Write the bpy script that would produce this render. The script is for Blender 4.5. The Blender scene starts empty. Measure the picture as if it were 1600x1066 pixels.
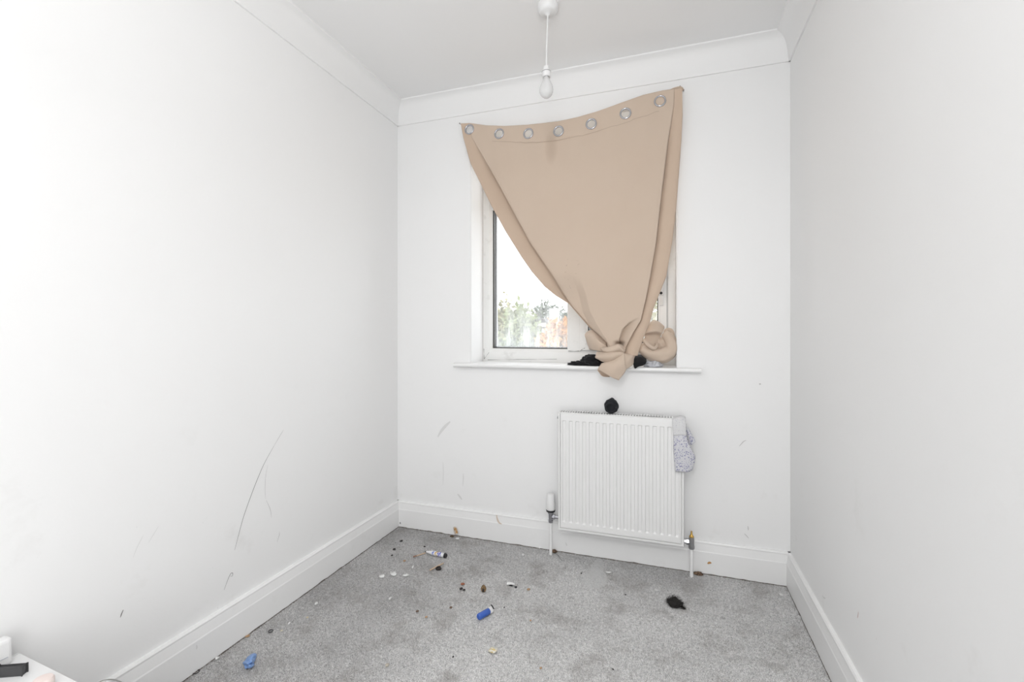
import bpy, bmesh, math, random
import numpy as np
from mathutils import Vector, Matrix, noise as mnoise

random.seed(7); RNG = np.random.default_rng(7)
scene = bpy.context.scene
COL = scene.collection

# ------------------------------------------------------------------ camera
FPX, YAW, CYP, CAMH = 721.02, 0.32577, 521.31, 1.0977     # focal length in px of a 1600x1066 frame
XL, XR, D, H = -1.463, 0.5045, 2.2894, 2.40                # room: left, right, window wall, ceiling
YR = -1.25                                                 # wall behind the camera
cam = bpy.data.cameras.new('camera'); cam.sensor_width = 36.0
cam.lens = FPX / 1600 * 36.0; cam.shift_y = -(533 - CYP) / 1600; cam.clip_start = 0.02
co = bpy.data.objects.new('camera', cam); COL.objects.link(co)
co.location = (0, 0, CAMH); co.rotation_euler = (math.pi / 2, 0, YAW)
scene.camera = co

# ------------------------------------------------------------------ sky, lights, exposure
w = bpy.data.worlds.new('overcast_sky'); scene.world = w; w.use_nodes = True
bg = w.node_tree.nodes['Background']; bg.inputs[0].default_value = (0.93, 0.97, 1.0, 1); bg.inputs[1].default_value = 2.4

def area(name, loc, target, sx, sy, power, color=(1, 1, 1), spread=180):
    l = bpy.data.lights.new(name, 'AREA'); l.shape = 'RECTANGLE'; l.size = sx; l.size_y = sy
    l.energy = power; l.color = color; l.spread = math.radians(spread)
    o = bpy.data.objects.new(name, l); COL.objects.link(o); o.location = loc
    o.rotation_euler = (Vector(target) - Vector(loc)).to_track_quat('-Z', 'Y').to_euler()
    return o
# the photographer's flash turned up at the ceiling and rear wall, and an unseen soft fill added before the closed rear wall
area('bounced_flash', (0.05, -0.55, 1.50), (-0.05, -0.40, 2.4), 0.5, 0.4, 12, (0.985, 0.99, 0.99), 140)
area('flash_head', (-0.05, -0.25, 2.0), (-0.55, 2.2, 0.75), 0.18, 0.18, 4.5, (1.0, 0.99, 0.975))
area('rear_fill', (0.05, YR + 0.25, 1.0), (-1.46, 1.9, 0.45), 0.9, 1.7, 9.5, (0.985, 0.99, 0.99), 140)

scene.view_settings.view_transform = 'Standard'; scene.view_settings.look = 'None'
scene.view_settings.gamma = 1.0; scene.view_settings.use_curve_mapping = False
scene.view_settings.exposure = 0.27

# ------------------------------------------------------------------ geometry of the view: pixel -> point on a real plane
_r = np.array([math.cos(YAW), math.sin(YAW), 0.0]); _f = np.array([-math.sin(YAW), math.cos(YAW), 0.0])
_c = np.array([0, 0, CAMH])
def ray(px, py): return _f + (px - 800) / FPX * _r + np.array([0, 0, (CYP - py) / FPX])
def onY(px, py, Y=D): d = ray(px, py); return _c + d * (Y / d[1])
def onX(px, py, X): d = ray(px, py); return _c + d * (X / d[0])
def onZ(px, py, Z=0.0): d = ray(px, py); return _c + d * ((Z - CAMH) / d[2])

# ------------------------------------------------------------------ materials
MATS = {}
def mat(name, color=(.8, .8, .8), rough=.5, metal=0.0, spec=None, build=None):
    if name in MATS: return MATS[name]
    m = bpy.data.materials.new(name); m.use_nodes = True
    nt = m.node_tree; b = nt.nodes['Principled BSDF']
    b.inputs['Base Color'].default_value = (*color, 1); b.inputs['Roughness'].default_value = rough
    b.inputs['Metallic'].default_value = metal
    if spec is not None: b.inputs['Specular IOR Level'].default_value = spec
    if build: build(nt, b)
    MATS[name] = m; return m
def N(nt, typ, **kw):
    n = nt.nodes.new(typ)
    for k, v in kw.items():
        if k.startswith('i_'):
            key = k[2:]; key = int(key) if key.isdigit() else key.replace('_', ' ')
            n.inputs[key].default_value = v
        else: setattr(n, k, v)
    return n
def pos(nt): return N(nt, 'ShaderNodeNewGeometry').outputs['Position']
def noise(nt, vec, scale, detail=4, rough=.55, stretch=None):
    if stretch:
        mp = N(nt, 'ShaderNodeMapping'); mp.inputs['Scale'].default_value = stretch
        nt.links.new(vec, mp.inputs['Vector']); vec = mp.outputs[0]
    n = N(nt, 'ShaderNodeTexNoise'); n.inputs['Scale'].default_value = scale
    n.inputs['Detail'].default_value = detail; n.inputs['Roughness'].default_value = rough
    nt.links.new(vec, n.inputs['Vector']); return n.outputs['Fac']
def ramp(nt, fac, stops):
    r = N(nt, 'ShaderNodeValToRGB'); e = r.color_ramp.elements
    while len(e) < len(stops): e.new(0.5)
    for el, (p, c) in zip(e, stops):
        el.position = p; el.color = (*c, 1) if len(c) == 3 else c
    nt.links.new(fac, r.inputs[0]); return r.outputs[0]
def mix(nt, fac, a, b, mode='MIX'):
    m = N(nt, 'ShaderNodeMix', data_type='RGBA', blend_type=mode)
    for sock, v in ((m.inputs[0], fac), (m.inputs[6], a), (m.inputs[7], b)):
        if isinstance(v, (int, float)): sock.default_value = v
        elif isinstance(v, tuple): sock.default_value = (*v, 1)
        else: nt.links.new(v, sock)
    return m.outputs[2]
def bump(nt, b, height, strength=.2, dist=.002):
    n = N(nt, 'ShaderNodeBump'); n.inputs['Strength'].default_value = strength; n.inputs['Distance'].default_value = dist
    nt.links.new(height, n.inputs['Height']); nt.links.new(n.outputs[0], b.inputs['Normal'])
def mth(nt, op, a, b_=None, clamp=False):
    n = N(nt, 'ShaderNodeMath', operation=op, use_clamp=clamp)
    for s, v in ((n.inputs[0], a), (n.inputs[1], b_)):
        if v is None: continue
        if isinstance(v, (int, float)): s.default_value = v
        else: nt.links.new(v, s)
    return n.outputs[0]

def wall_build(base, grime):
    def f(nt, b):
        p = pos(nt)
        c = mix(nt, noise(nt, p, 2.2, 5), tuple(x * .985 for x in base), tuple(min(1, x * 1.01) for x in base))
        smudge = ramp(nt, noise(nt, p, 7, 7, .65), [(.60, (0, 0, 0)), (.78, (1, 1, 1))])
        sep = N(nt, 'ShaderNodeSeparateXYZ'); nt.links.new(p, sep.inputs[0])
        low = N(nt, 'ShaderNodeMapRange'); low.inputs[1].default_value = 1.1; low.inputs[2].default_value = .15
        low.inputs[3].default_value = .12; low.inputs[4].default_value = 1.0
        nt.links.new(sep.outputs[2], low.inputs[0])
        fac = mth(nt, 'MULTIPLY', mth(nt, 'MULTIPLY', smudge, low.outputs[0]), grime)
        c = mix(nt, fac, c, (.62, .60, .57))
        speck = ramp(nt, noise(nt, p, 55, 2), [(.76, (0, 0, 0)), (.80, (1, 1, 1))])
        c = mix(nt, mth(nt, 'MULTIPLY', mth(nt, 'MULTIPLY', speck, low.outputs[0]), .22), c, (.45, .44, .43))
        nt.links.new(c, b.inputs['Base Color'])
        bump(nt, b, noise(nt, p, 90, 6), .12, .002)
    return f
M_wall = mat('wall_paint', (.86, .86, .855), .6, build=wall_build((.945, .945, .945), .26))
M_ceil = mat('ceiling_paint', (.955, .955, .957), .8, build=lambda nt, b: bump(nt, b, noise(nt, pos(nt), 60, 5), .1, .002))
M_cove = mat('coving_paint', (.935, .935, .935), .6)
M_gloss = mat('gloss_white_trim', (.86, .86, .85), .32, build=wall_build((.95, .95, .948), .22))
M_upvc = mat('upvc_white', (.85, .85, .84), .28, build=lambda nt, b: nt.links.new(
    mix(nt, ramp(nt, noise(nt, pos(nt), 14, 7, .7), [(.58, (0, 0, 0)), (.75, (.5, .5, .5))]), (.86, .86, .85), (.55, .54, .52)), b.inputs['Base Color']))
M_rad = mat('radiator_enamel', (.90, .90, .895), .3)
M_plastic = mat('white_plastic', (.86, .86, .86), .35)
M_black = mat('black_plastic', (.02, .02, .022), .45)
M_gasket = mat('dark_gasket', (.06, .055, .05), .6)
M_chrome = mat('chrome', (.50, .50, .53), .14, 1.0)
M_steel = mat('dull_steel', (.45, .45, .46), .35, 1.0)
M_brass = mat('brass', (.62, .40, .12), .35, 1.0)
M_nail = mat('nail_metal', (.18, .15, .13), .5, .8)

def carpet_build(nt, b):
    p = pos(nt)
    big = noise(nt, p, 2.6, 6, .62)
    fine = noise(nt, p, 320, 3, .75)
    mid = noise(nt, p, 95, 3, .6)
    c = mix(nt, ramp(nt, big, [(.34, (0, 0, 0)), (.62, (1, 1, 1))]), (.53, .522, .52), (.72, .712, .71))
    # the middle is paler than the strip along the left skirting and the foot of the window wall
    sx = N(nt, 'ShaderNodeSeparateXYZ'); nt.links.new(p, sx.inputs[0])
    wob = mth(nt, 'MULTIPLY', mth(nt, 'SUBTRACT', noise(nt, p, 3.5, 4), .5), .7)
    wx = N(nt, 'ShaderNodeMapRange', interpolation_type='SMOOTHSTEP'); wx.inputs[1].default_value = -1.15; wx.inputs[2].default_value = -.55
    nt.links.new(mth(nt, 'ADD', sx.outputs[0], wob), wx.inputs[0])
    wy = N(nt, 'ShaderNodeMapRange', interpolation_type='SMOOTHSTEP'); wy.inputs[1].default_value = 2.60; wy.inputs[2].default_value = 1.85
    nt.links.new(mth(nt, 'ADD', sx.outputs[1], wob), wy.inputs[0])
    pale_mid = mth(nt, 'MULTIPLY', wx.outputs[0], wy.outputs[0])
    c = mix(nt, mth(nt, 'MULTIPLY', pale_mid, .55), c, (.93, .925, .92))
    sp = ramp(nt, mth(nt, 'ADD', mth(nt, 'MULTIPLY', fine, .75), mth(nt, 'MULTIPLY', mid, .25)), [(.34, (.30, .30, .31)), (.5, (.98, .98, .98)), (.64, (1.62, 1.62, 1.62))])
    c = mix(nt, 1.0, c, sp, 'MULTIPLY')
    st = ramp(nt, noise(nt, p, 6.5, 7, .72), [(.50, (0, 0, 0)), (.68, (1, 1, 1))])
    c = mix(nt, mth(nt, 'MULTIPLY', st, .55), c, (.36, .335, .315))
    st2 = ramp(nt, noise(nt, p, 22, 6, .7), [(.60, (0, 0, 0)), (.72, (1, 1, 1))])
    c = mix(nt, mth(nt, 'MULTIPLY', st2, .55), c, (.27, .255, .245))
    # a pale unsoiled patch shaped like a bulb in front of the radiator
    sep = N(nt, 'ShaderNodeSeparateXYZ'); nt.links.new(p, sep.inputs[0])
    q = onZ(930, 905)
    for (cx, cy, rx, ry) in ((q[0], q[1], .055, .085), (q[0] - .005, q[1] + .10, .03, .09)):
        dx = mth(nt, 'DIVIDE', mth(nt, 'SUBTRACT', sep.outputs[0], float(cx)), rx)
        dy = mth(nt, 'DIVIDE', mth(nt, 'SUBTRACT', sep.outputs[1], float(cy)), ry)
        r2 = mth(nt, 'ADD', mth(nt, 'MULTIPLY', dx, dx), mth(nt, 'MULTIPLY', dy, dy))
        k = ramp(nt, mth(nt, 'MULTIPLY', r2, .5), [(.44, (1, 1, 1)), (.52, (0, 0, 0))])
        c = mix(nt, mth(nt, 'MULTIPLY', k, .55), c, (.84, .84, .835))
    nt.links.new(c, b.inputs['Base Color'])
    bump(nt, b, fine, .6, .004)
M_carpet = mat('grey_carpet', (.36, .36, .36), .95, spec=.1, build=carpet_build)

def fabric_build(c1, c2, weave=900, sheen=.2, trans=0.0, extra=None):
    def f(nt, b):
        p = pos(nt)
        c = mix(nt, noise(nt, p, 6, 5), c1, c2)
        if extra: c = extra(nt, p, c)
        nt.links.new(c, b.inputs['Base Color'])
        b.inputs['Sheen Weight'].default_value = sheen
        bump(nt, b, noise(nt, p, weave, 2), .25, .0006)
        if trans:
            t = N(nt, 'ShaderNodeBsdfTranslucent'); nt.links.new(c, t.inputs[0])
            mx = N(nt, 'ShaderNodeMixShader'); mx.inputs[0].default_value = trans
            out = nt.nodes['Material Output']
            nt.links.new(b.outputs[0], mx.inputs[1]); nt.links.new(t.outputs[0], mx.inputs[2]); nt.links.new(mx.outputs[0], out.inputs[0])
    return f
def curtain_marks(nt, p, c):
    sep = N(nt, 'ShaderNodeSeparateXYZ'); nt.links.new(p, sep.inputs[0])
    spk = ramp(nt, noise(nt, p, 70, 3), [(.66, (0, 0, 0)), (.70, (1, 1, 1))])
    q = onY(890, 435, D - .05)
    dx = mth(nt, 'DIVIDE', mth(nt, 'SUBTRACT', sep.outputs[0], float(q[0])), .07)
    dz = mth(nt, 'DIVIDE', mth(nt, 'SUBTRACT', sep.outputs[2], float(q[2])), .13)
    r2 = mth(nt, 'ADD', mth(nt, 'MULTIPLY', dx, dx), mth(nt, 'MULTIPLY', dz, dz))
    k = ramp(nt, r2, [(.2, (1, 1, 1)), (1.0, (0, 0, 0))])
    c = mix(nt, mth(nt, 'MULTIPLY', mth(nt, 'MULTIPLY', spk, k), .5), c, (.36, .26, .19))
    for (sx, sy, rx, rz) in ((862, 232, .035, .09),):
        q = onY(sx, sy, D - .05)
        dx = mth(nt, 'DIVIDE', mth(nt, 'SUBTRACT', sep.outputs[0], float(q[0])), rx)
        dz = mth(nt, 'DIVIDE', mth(nt, 'SUBTRACT', sep.outputs[2], float(q[2])), rz)
        r2 = mth(nt, 'ADD', mth(nt, 'MULTIPLY', dx, dx), mth(nt, 'MULTIPLY', dz, dz))
        k = ramp(nt, r2, [(0, (1, 1, 1)), (1.0, (0, 0, 0))])
        c = mix(nt, mth(nt, 'MULTIPLY', k, .35), c, (.46, .34, .25))
    return c
M_curtain = mat('beige_curtain', (.6, .5, .42), .85, spec=.2, build=fabric_build((.69, .555, .445), (.73, .60, .49), 700, .15, .10, curtain_marks))
M_strip = mat('beige_curtain_strip', (.6, .5, .42), .85, spec=.2, build=fabric_build((.67, .52, .405), (.71, .56, .44), 700, .15, .10))  # warmer, slightly darker beige for the folded side strips
M_blackcloth = mat('black_cloth', (.02, .02, .022), .9, spec=.2, build=fabric_build((.010, .010, .011), (.022, .021, .023), 500, .1))
M_sock = mat('charcoal_sock', (.03, .03, .035), .9, spec=.2, build=fabric_build((.016, .017, .020), (.030, .031, .036), 500, .15))
M_greycloth = mat('pale_grey_cloth', (.6, .6, .63), .9, build=fabric_build((.66, .67, .70), (.50, .51, .55), 500, .1))

# ------------------------------------------------------------------ mesh helpers
def link(name, me, m=None, parent=None, smooth=False):
    o = bpy.data.objects.new(name, me); COL.objects.link(o)
    if m: me.materials.append(m)
    if parent: o.parent = parent
    if smooth:
        for p in me.polygons: p.use_smooth = True
    return o
def bm_obj(name, bm, m=None, parent=None, smooth=False):
    bmesh.ops.recalc_face_normals(bm, faces=bm.faces)
    me = bpy.data.meshes.new(name); bm.to_mesh(me); bm.free()
    return link(name, me, m, parent, smooth)
def pd(name, verts, faces, m=None, parent=None, smooth=False):
    me = bpy.data.meshes.new(name); me.from_pydata([tuple(map(float, v)) for v in verts], [], faces); me.update()
    return link(name, me, m, parent, smooth)
def bbox(bm, a, b, bev=0.0, seg=2):
    x0, y0, z0 = a; x1, y1, z1 = b
    r = bmesh.ops.create_cube(bm, size=1.0)
    vs = r['verts']
    for v in vs:
        v.co = Vector(((x0 + x1) / 2 + v.co.x * (x1 - x0), (y0 + y1) / 2 + v.co.y * (y1 - y0), (z0 + z1) / 2 + v.co.z * (z1 - z0)))
    if bev:
        es = list({e for v in vs for e in v.link_edges})
        bmesh.ops.bevel(bm, geom=es, offset=bev, segments=seg, affect='EDGES', profile=.5)
def boxes(name, lst, m, parent=None, bev=0.0, seg=2):
    bm = bmesh.new()
    for a, b in lst: bbox(bm, a, b, bev, seg)
    return bm_obj(name, bm, m, parent)
def empty(name, loc=(0, 0, 0)):
    o = bpy.data.objects.new(name, None); COL.objects.link(o); o.location = loc; o.empty_display_size = .05
    return o
def child(o, parent):      # keep world placement
    o.parent = parent; o.matrix_parent_inverse = Matrix.Translation(parent.location).inverted(); return o
def tag(o, label, cat, group=None, kind=None):
    if label: o['label'] = label
    if cat: o['category'] = cat
    if group: o['group'] = group
    if kind: o['kind'] = kind
    return o
def struct(o, label=None): 
    o['kind'] = 'structure'
    if label: o['label'] = label
    return o
def frame_axes(d):
    d = Vector(d).normalized(); up = Vector((0, 0, 1)) if abs(d.z) < .95 else Vector((1, 0, 0))
    u = d.cross(up).normalized(); v = u.cross(d).normalized(); return d, u, v
def lathe(name, p0, p1, prof, m, parent=None, seg=20, smooth=True):
    """profile [(t along axis in metres from p0, radius)] round the axis p0->p1"""
    d, u, v = frame_axes(Vector(p1) - Vector(p0)); p0 = Vector(p0)
    vs, fs = [], []
    for t, r in prof:
        for k in range(seg):
            a = 2 * math.pi * k / seg
            vs.append(p0 + d * t + (u * math.cos(a) + v * math.sin(a)) * r)
    for i in range(len(prof) - 1):
        for k in range(seg):
            k2 = (k + 1) % seg
            fs.append((i * seg + k, i * seg + k2, (i + 1) * seg + k2, (i + 1) * seg + k))
    fs.append(tuple(reversed(range(seg)))); fs.append(tuple((len(prof) - 1) * seg + k for k in range(seg)))
    o = pd(name, vs, fs, m, parent, smooth)
    bm = bmesh.new(); bm.from_mesh(o.data); bmesh.ops.recalc_face_normals(bm, faces=bm.faces); bm.to_mesh(o.data); bm.free()
    if smooth:
        try: o.data.set_sharp_from_angle(angle=math.radians(40))
        except Exception: pass
    return o
def crom(pts, n):
    P = [np.array(p, float) for p in pts]; P = [2 * P[0] - P[1]] + P + [2 * P[-1] - P[-2]]
    out = []
    for i in range(1, len(P) - 2):
        for k in range(n):
            t = k / n
            out.append(.5 * ((2 * P[i]) + (-P[i - 1] + P[i + 1]) * t + (2 * P[i - 1] - 5 * P[i] + 4 * P[i + 1] - P[i + 2]) * t * t + (-P[i - 1] + 3 * P[i] - 3 * P[i + 1] + P[i + 2]) * t ** 3))
    out.append(P[-2]); return out
def tube(name, pts, rad, m, parent=None, seg=10, flat=1.0, wob=0.0, up=None, smooth=True):
    """swept tube; rad float or list; flat squashes the section along its second axis"""
    n = len(pts); P = [Vector(p) for p in pts]; vs, fs = [], []
    ref = Vector(up) if up else None
    for i, p in enumerate(P):
        d = (P[min(i + 1, n - 1)] - P[max(i - 1, 0)]).normalized()
        if ref is None:
            _, u, v = frame_axes(d)
        else:
            u = d.cross(ref).normalized(); v = u.cross(d).normalized()
        if i and ref is None:
            u = pu - d * pu.dot(d); u.normalize(); v = u.cross(d)
        pu = u
        r = rad[i] if hasattr(rad, '__len__') else rad
        for k in range(seg):
            a = 2 * math.pi * k / seg
            rr = r
            if wob: rr *= 1 + wob * mnoise.noise(Vector((math.cos(a) * 1.6 + i * .06, math.sin(a) * 1.6, p.x * 13)))
            vs.append(p + u * math.cos(a) * rr + v * math.sin(a) * rr * flat)
    for i in range(n - 1):
        for k in range(seg):
            k2 = (k + 1) % seg
            fs.append((i * seg + k, i * seg + k2, (i + 1) * seg + k2, (i + 1) * seg + k))
    fs.append(tuple(reversed(range(seg)))); fs.append(tuple((n - 1) * seg + k for k in range(seg)))
    return pd(name, vs, fs, m, parent, smooth)
def patch(name, ctrl, m, parent=None, n=6, thick=.002, wob=0.0, wscale=30):
    """smooth cloth piece through a grid of control points"""
    rows = [crom(r, n) for r in ctrl]
    cols = [crom([rows[i][j] for i in range(len(rows))], n) for j in range(len(rows[0]))]
    nj, ni = len(cols), len(cols[0]); vs, fs = [], []
    for j in range(nj):
        for i in range(ni):
            p = cols[j][i]
            if wob:
                q = Vector(p) * wscale
                p = p + np.array([mnoise.noise(q), mnoise.noise(q + Vector((9, 3, 1))), mnoise.noise(q + Vector((2, 7, 5)))]) * wob
            vs.append(p)
    for j in range(nj - 1):
        for i in range(ni - 1):
            a = j * ni + i; fs.append((a, a + 1, a + ni + 1, a + ni))
    o = pd(name, vs, fs, m, parent, True)
    s = o.modifiers.new('thickness', 'SOLIDIFY'); s.thickness = thick; s.offset = 0
    return o
def crumple(name, loc, size, m, parent=None, sub=4, amp=.35, scale=2.2, seed=0, flatbase=True, rot=0.0, crease=True):
    bm = bmesh.new(); bmesh.ops.create_icosphere(bm, subdivisions=sub, radius=1.0)
    sv = Vector((seed * 3.7, seed * 1.9, seed * 5.3)); cr, sr = math.cos(rot), math.sin(rot)
    for v in bm.verts:
        n = v.co.normalized()
        q = n * scale + sv
        a = mnoise.noise(q) * amp + mnoise.noise(q * 2.3) * amp * .5
        if crease: a += (abs(mnoise.noise(q * 1.7 + Vector((5, 5, 5)))) - .25) * -amp * .9
        c = n * (1 + a)
        z = c.z * size[2]
        if flatbase: z = max(z, -size[2] * .55) + size[2] * .55
        x, y = c.x * size[0], c.y * size[1]
        v.co = Vector((loc[0] + x * cr - y * sr, loc[1] + x * sr + y * cr, loc[2] + z))
    return bm_obj(name, bm, m, parent, True)
def extrude_profile(name, prof, axis, a, b, m, parent=None, smooth=False):
    """prof: list of (offset vector) closed in the plane across the axis; axis 'x' or 'y' from a to b"""
    n = len(prof); vs, fs = [], []
    for t in (a, b):
        for (q, z) in prof:
            vs.append((t, q, z) if axis == 'x' else (q, t, z))
    for i in range(n):
        j = (i + 1) % n; fs.append((i, j, n + j, n + i))
    fs.append(tuple(range(n))); fs.append(tuple(reversed(range(n, 2 * n))))
    o = pd(name, vs, fs, m, parent)
    bm = bmesh.new(); bm.from_mesh(o.data); bmesh.ops.recalc_face_normals(bm, faces=bm.faces); bm.to_mesh(o.data); bm.free()
    if smooth:
        for p in o.data.polygons: p.use_smooth = True
        o.data.set_sharp_from_angle(angle=math.radians(30))
    return o

# ================================================================== THE ROOM
WT = .12; WB = .30
WX0, WX1 = onY(736, 500)[0], onY(1057, 500)[0]        # window opening
SZ = .938; WZ1 = 2.172                                  # sill top, lintel
YF = 2.459                                             # inner face of the window frame
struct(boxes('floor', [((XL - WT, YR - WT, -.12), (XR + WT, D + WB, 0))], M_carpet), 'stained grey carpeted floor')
struct(boxes('ceiling', [((XL - WT, YR - WT, H), (XR + WT, D + WB, H + .12))], M_ceil), 'plain off white ceiling')
wall_l = struct(boxes('wall_left', [((XL - WT, YR - WT, 0), (XL, D + WB, H))], M_wall), 'scuffed white painted wall on the left')
wall_r = struct(boxes('wall_right', [((XR, YR - WT, 0), (XR + WT, D + WB, H))], M_wall), 'white painted wall on the right')
struct(boxes('wall_rear', [((XL, YR - WT, 0), (XR, YR, H))], M_wall), 'white painted wall behind the viewer')
# window wall with its opening, one mesh with a real reveal
def wall_with_hole():
    y0, y1 = D, D + WB
    def ring(y): return [(XL, y, 0), (XR, y, 0), (XR, y, H), (XL, y, H), (WX0, y, SZ - .02), (WX1, y, SZ - .02), (WX1, y, WZ1), (WX0, y, WZ1)]
    vs = ring(y0) + ring(y1); fs = []
    for o in (0, 8):
        for k in range(4):
            j = (k + 1) % 4; fs.append((o + k, o + j, o + 4 + j, o + 4 + k))
    for k in range(4):
        j = (k + 1) % 4; fs.append((k, j, 8 + j, 8 + k)); fs.append((4 + k, 4 + j, 12 + j, 12 + k))
    bm = bmesh.new(); bv = [bm.verts.new(v) for v in vs]
    for f in fs: bm.faces.new([bv[i] for i in f])
    bm.edges.ensure_lookup_table()
    es = [e for e in bm.edges if {bv.index(e.verts[0]), bv.index(e.verts[1])} in ({4, 7}, {5, 6}, {6, 7})]
    bmesh.ops.bevel(bm, geom=es, offset=.004, segments=3, affect='EDGES')
    return bm
wall_b = struct(bm_obj('wall_back', wall_with_hole(), M_wall), 'white painted wall with the window')

# skirting boards
S = .148
def skirt(sgn, base): return [(base, 0), (base + sgn * .018, 0), (base + sgn * .018, S - .047), (base + sgn * .0165, S - .043), (base + sgn * .0125, S - .012), (base + sgn * .0135, S - .006), (base + sgn * .010, S), (base, S)]
bl = struct(extrude_profile('baseboard_left', skirt(1, XL), 'y', YR, D, M_gloss), 'white gloss skirting along the left wall')
br = struct(extrude_profile('baseboard_right', skirt(-1, XR), 'y', YR, D, M_gloss), 'white gloss skirting along the right wall')
bb = struct(extrude_profile('baseboard_back', skirt(-1, D), 'x', XL, XR, M_gloss), 'white gloss skirting below the window')
# coving
CZ, CP = 2.281, .0635
def cove(sgn, base):
    pts = [(0, CZ), (.007, CZ), (.009, CZ + .006)]
    for k in range(1, 12):
        t = k / 12; a = (.010, CZ + .007); c = (.014, H - .016); b2 = (CP - .007, H - .009)
        pts.append(tuple((1 - t) ** 2 * a[i] + 2 * t * (1 - t) * c[i] + t * t * b2[i] for i in (0, 1)))
    pts += [(CP - .006, H - .008), (CP - .001, H - .006), (CP, H), (0, H)]
    return [(base + sgn * q, z) for q, z in pts]
struct(extrude_profile('trim_1', cove(1, XL), 'y', YR, D, M_cove, smooth=True), 'concave white coving above the left wall')
struct(extrude_profile('trim_2', cove(-1, D), 'x', XL, XR, M_cove, smooth=True), 'concave white coving above the window wall')
struct(extrude_profile('trim_3', cove(-1, XR), 'y', YR, D, M_cove, smooth=True), 'concave white coving above the right wall')

# carpet pile: tiny tufts as one mesh
def pile():
    pts = []
    s = .0046
    xs = np.arange(XL + .02, XR - .02, s); ys = np.arange(.70, D - .019, s)
    gx, gy = np.meshgrid(xs, ys); gx = gx.ravel(); gy = gy.ravel(); n = len(gx)
    gx = gx + RNG.uniform(-.002, .002, n); gy = gy + RNG.uniform(-.002, .002, n)
    a = RNG.uniform(0, 2 * math.pi, n); hgt = RNG.uniform(.0025, .0062, n); rad = RNG.uniform(.0016, .0027, n)
    lx = RNG.uniform(-.003, .003, n); ly = RNG.uniform(-.003, .003, n)
    V = np.zeros((n, 4, 3), np.float32)
    for k in range(3):
        V[:, k, 0] = gx + np.cos(a + k * 2.0944) * rad; V[:, k, 1] = gy + np.sin(a + k * 2.0944) * rad
    V[:, 3, 0] = gx + lx; V[:, 3, 1] = gy + ly; V[:, 3, 2] = hgt
    base = (np.arange(n) * 4)[:, None]
    F = np.concatenate([base + np.array([[0, 1, 3]]), base + np.array([[1, 2, 3]]), base + np.array([[2, 0, 3]])], 1).reshape(-1)
    me = bpy.data.meshes.new('carpet_pile'); me.vertices.add(n * 4); me.vertices.foreach_set('co', V.reshape(-1))
    nf = n * 3; me.loops.add(nf * 3); me.loops.foreach_set('vertex_index', F.astype(np.int32))
    me.polygons.add(nf); me.polygons.foreach_set('loop_start', np.arange(nf, dtype=np.int32) * 3)
    me.polygons.foreach_set('loop_total', np.full(nf, 3, np.int32)); me.update(); me.validate()
    return link('carpet_pile', me, M_carpet)
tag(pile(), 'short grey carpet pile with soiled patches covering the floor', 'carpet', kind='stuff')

# ------------------------------------------------------------------ window
win = empty('window_1', ((WX0 + WX1) / 2, YF + .035, SZ)); struct(win, 'white plastic double glazed window with frosted streaks')
def wpart(o): return child(o, win)
xl_in = onY(768, 500, YF)[0]; mxa, mxb = onY(886.5, 500, YF)[0], onY(907.5, 500, YF)[0]
xr_in = onY(1040, 500, YF)[0]; zb = 1.013; zt = onY(769.5, 328, YF)[2]; ztb = zt + .07; ztop = WZ1 - .075
YB = YF + .07
def prof_frame(name, x0, x1, z0, z1, wl, wr, wb, wt, y0, y1, m, cham=.012):
    """mitred frame with chamfered inner lip"""
    def loop(y, k): return [(x0 + wl * k, y, z0 + wb * k), (x1 - wr * k, y, z0 + wb * k), (x1 - wr * k, y, z1 - wt * k), (x0 + wl * k, y, z1 - wt * k)]
    loops = [loop(y1, 0), loop(y0, 0), loop(y0, .72), loop(y0 + cham, 1.0), loop(y1, 1.0)]
    vs = [v for l in loops for v in l]; fs = []
    for a in range(len(loops)):
        b_ = (a + 1) % len(loops)
        for k in range(4):
            j = (k + 1) % 4; fs.append((a * 4 + k, a * 4 + j, b_ * 4 + j, b_ * 4 + k))
    o = pd(name, vs, fs, m)
    bm = bmesh.new(); bm.from_mesh(o.data); bmesh.ops.recalc_face_normals(bm, faces=bm.faces); bm.to_mesh(o.data); bm.free()
    return wpart(o)
prof_frame('outer_frame', WX0 + .001, WX1 - .001, SZ, WZ1 - .001, xl_in - WX0, WX1 - xr_in, zb - SZ, WZ1 - ztop, YF, YB, M_upvc)
def bar(name, a, b, bev=.006): return wpart(boxes(name, [(a, b)], M_upvc, None, bev, 2))
bar('mullion', (mxa, YF - .006, zb - .012), (mxb, YB - .002, ztop + .01))
bar('transom', (xl_in - .003, YF + .002, zt), (mxa + .001, YB - .004, ztb))
bar('transom', (mxb - .001, YF + .002, zt), (xr_in + .003, YB - .004, ztb))
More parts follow.
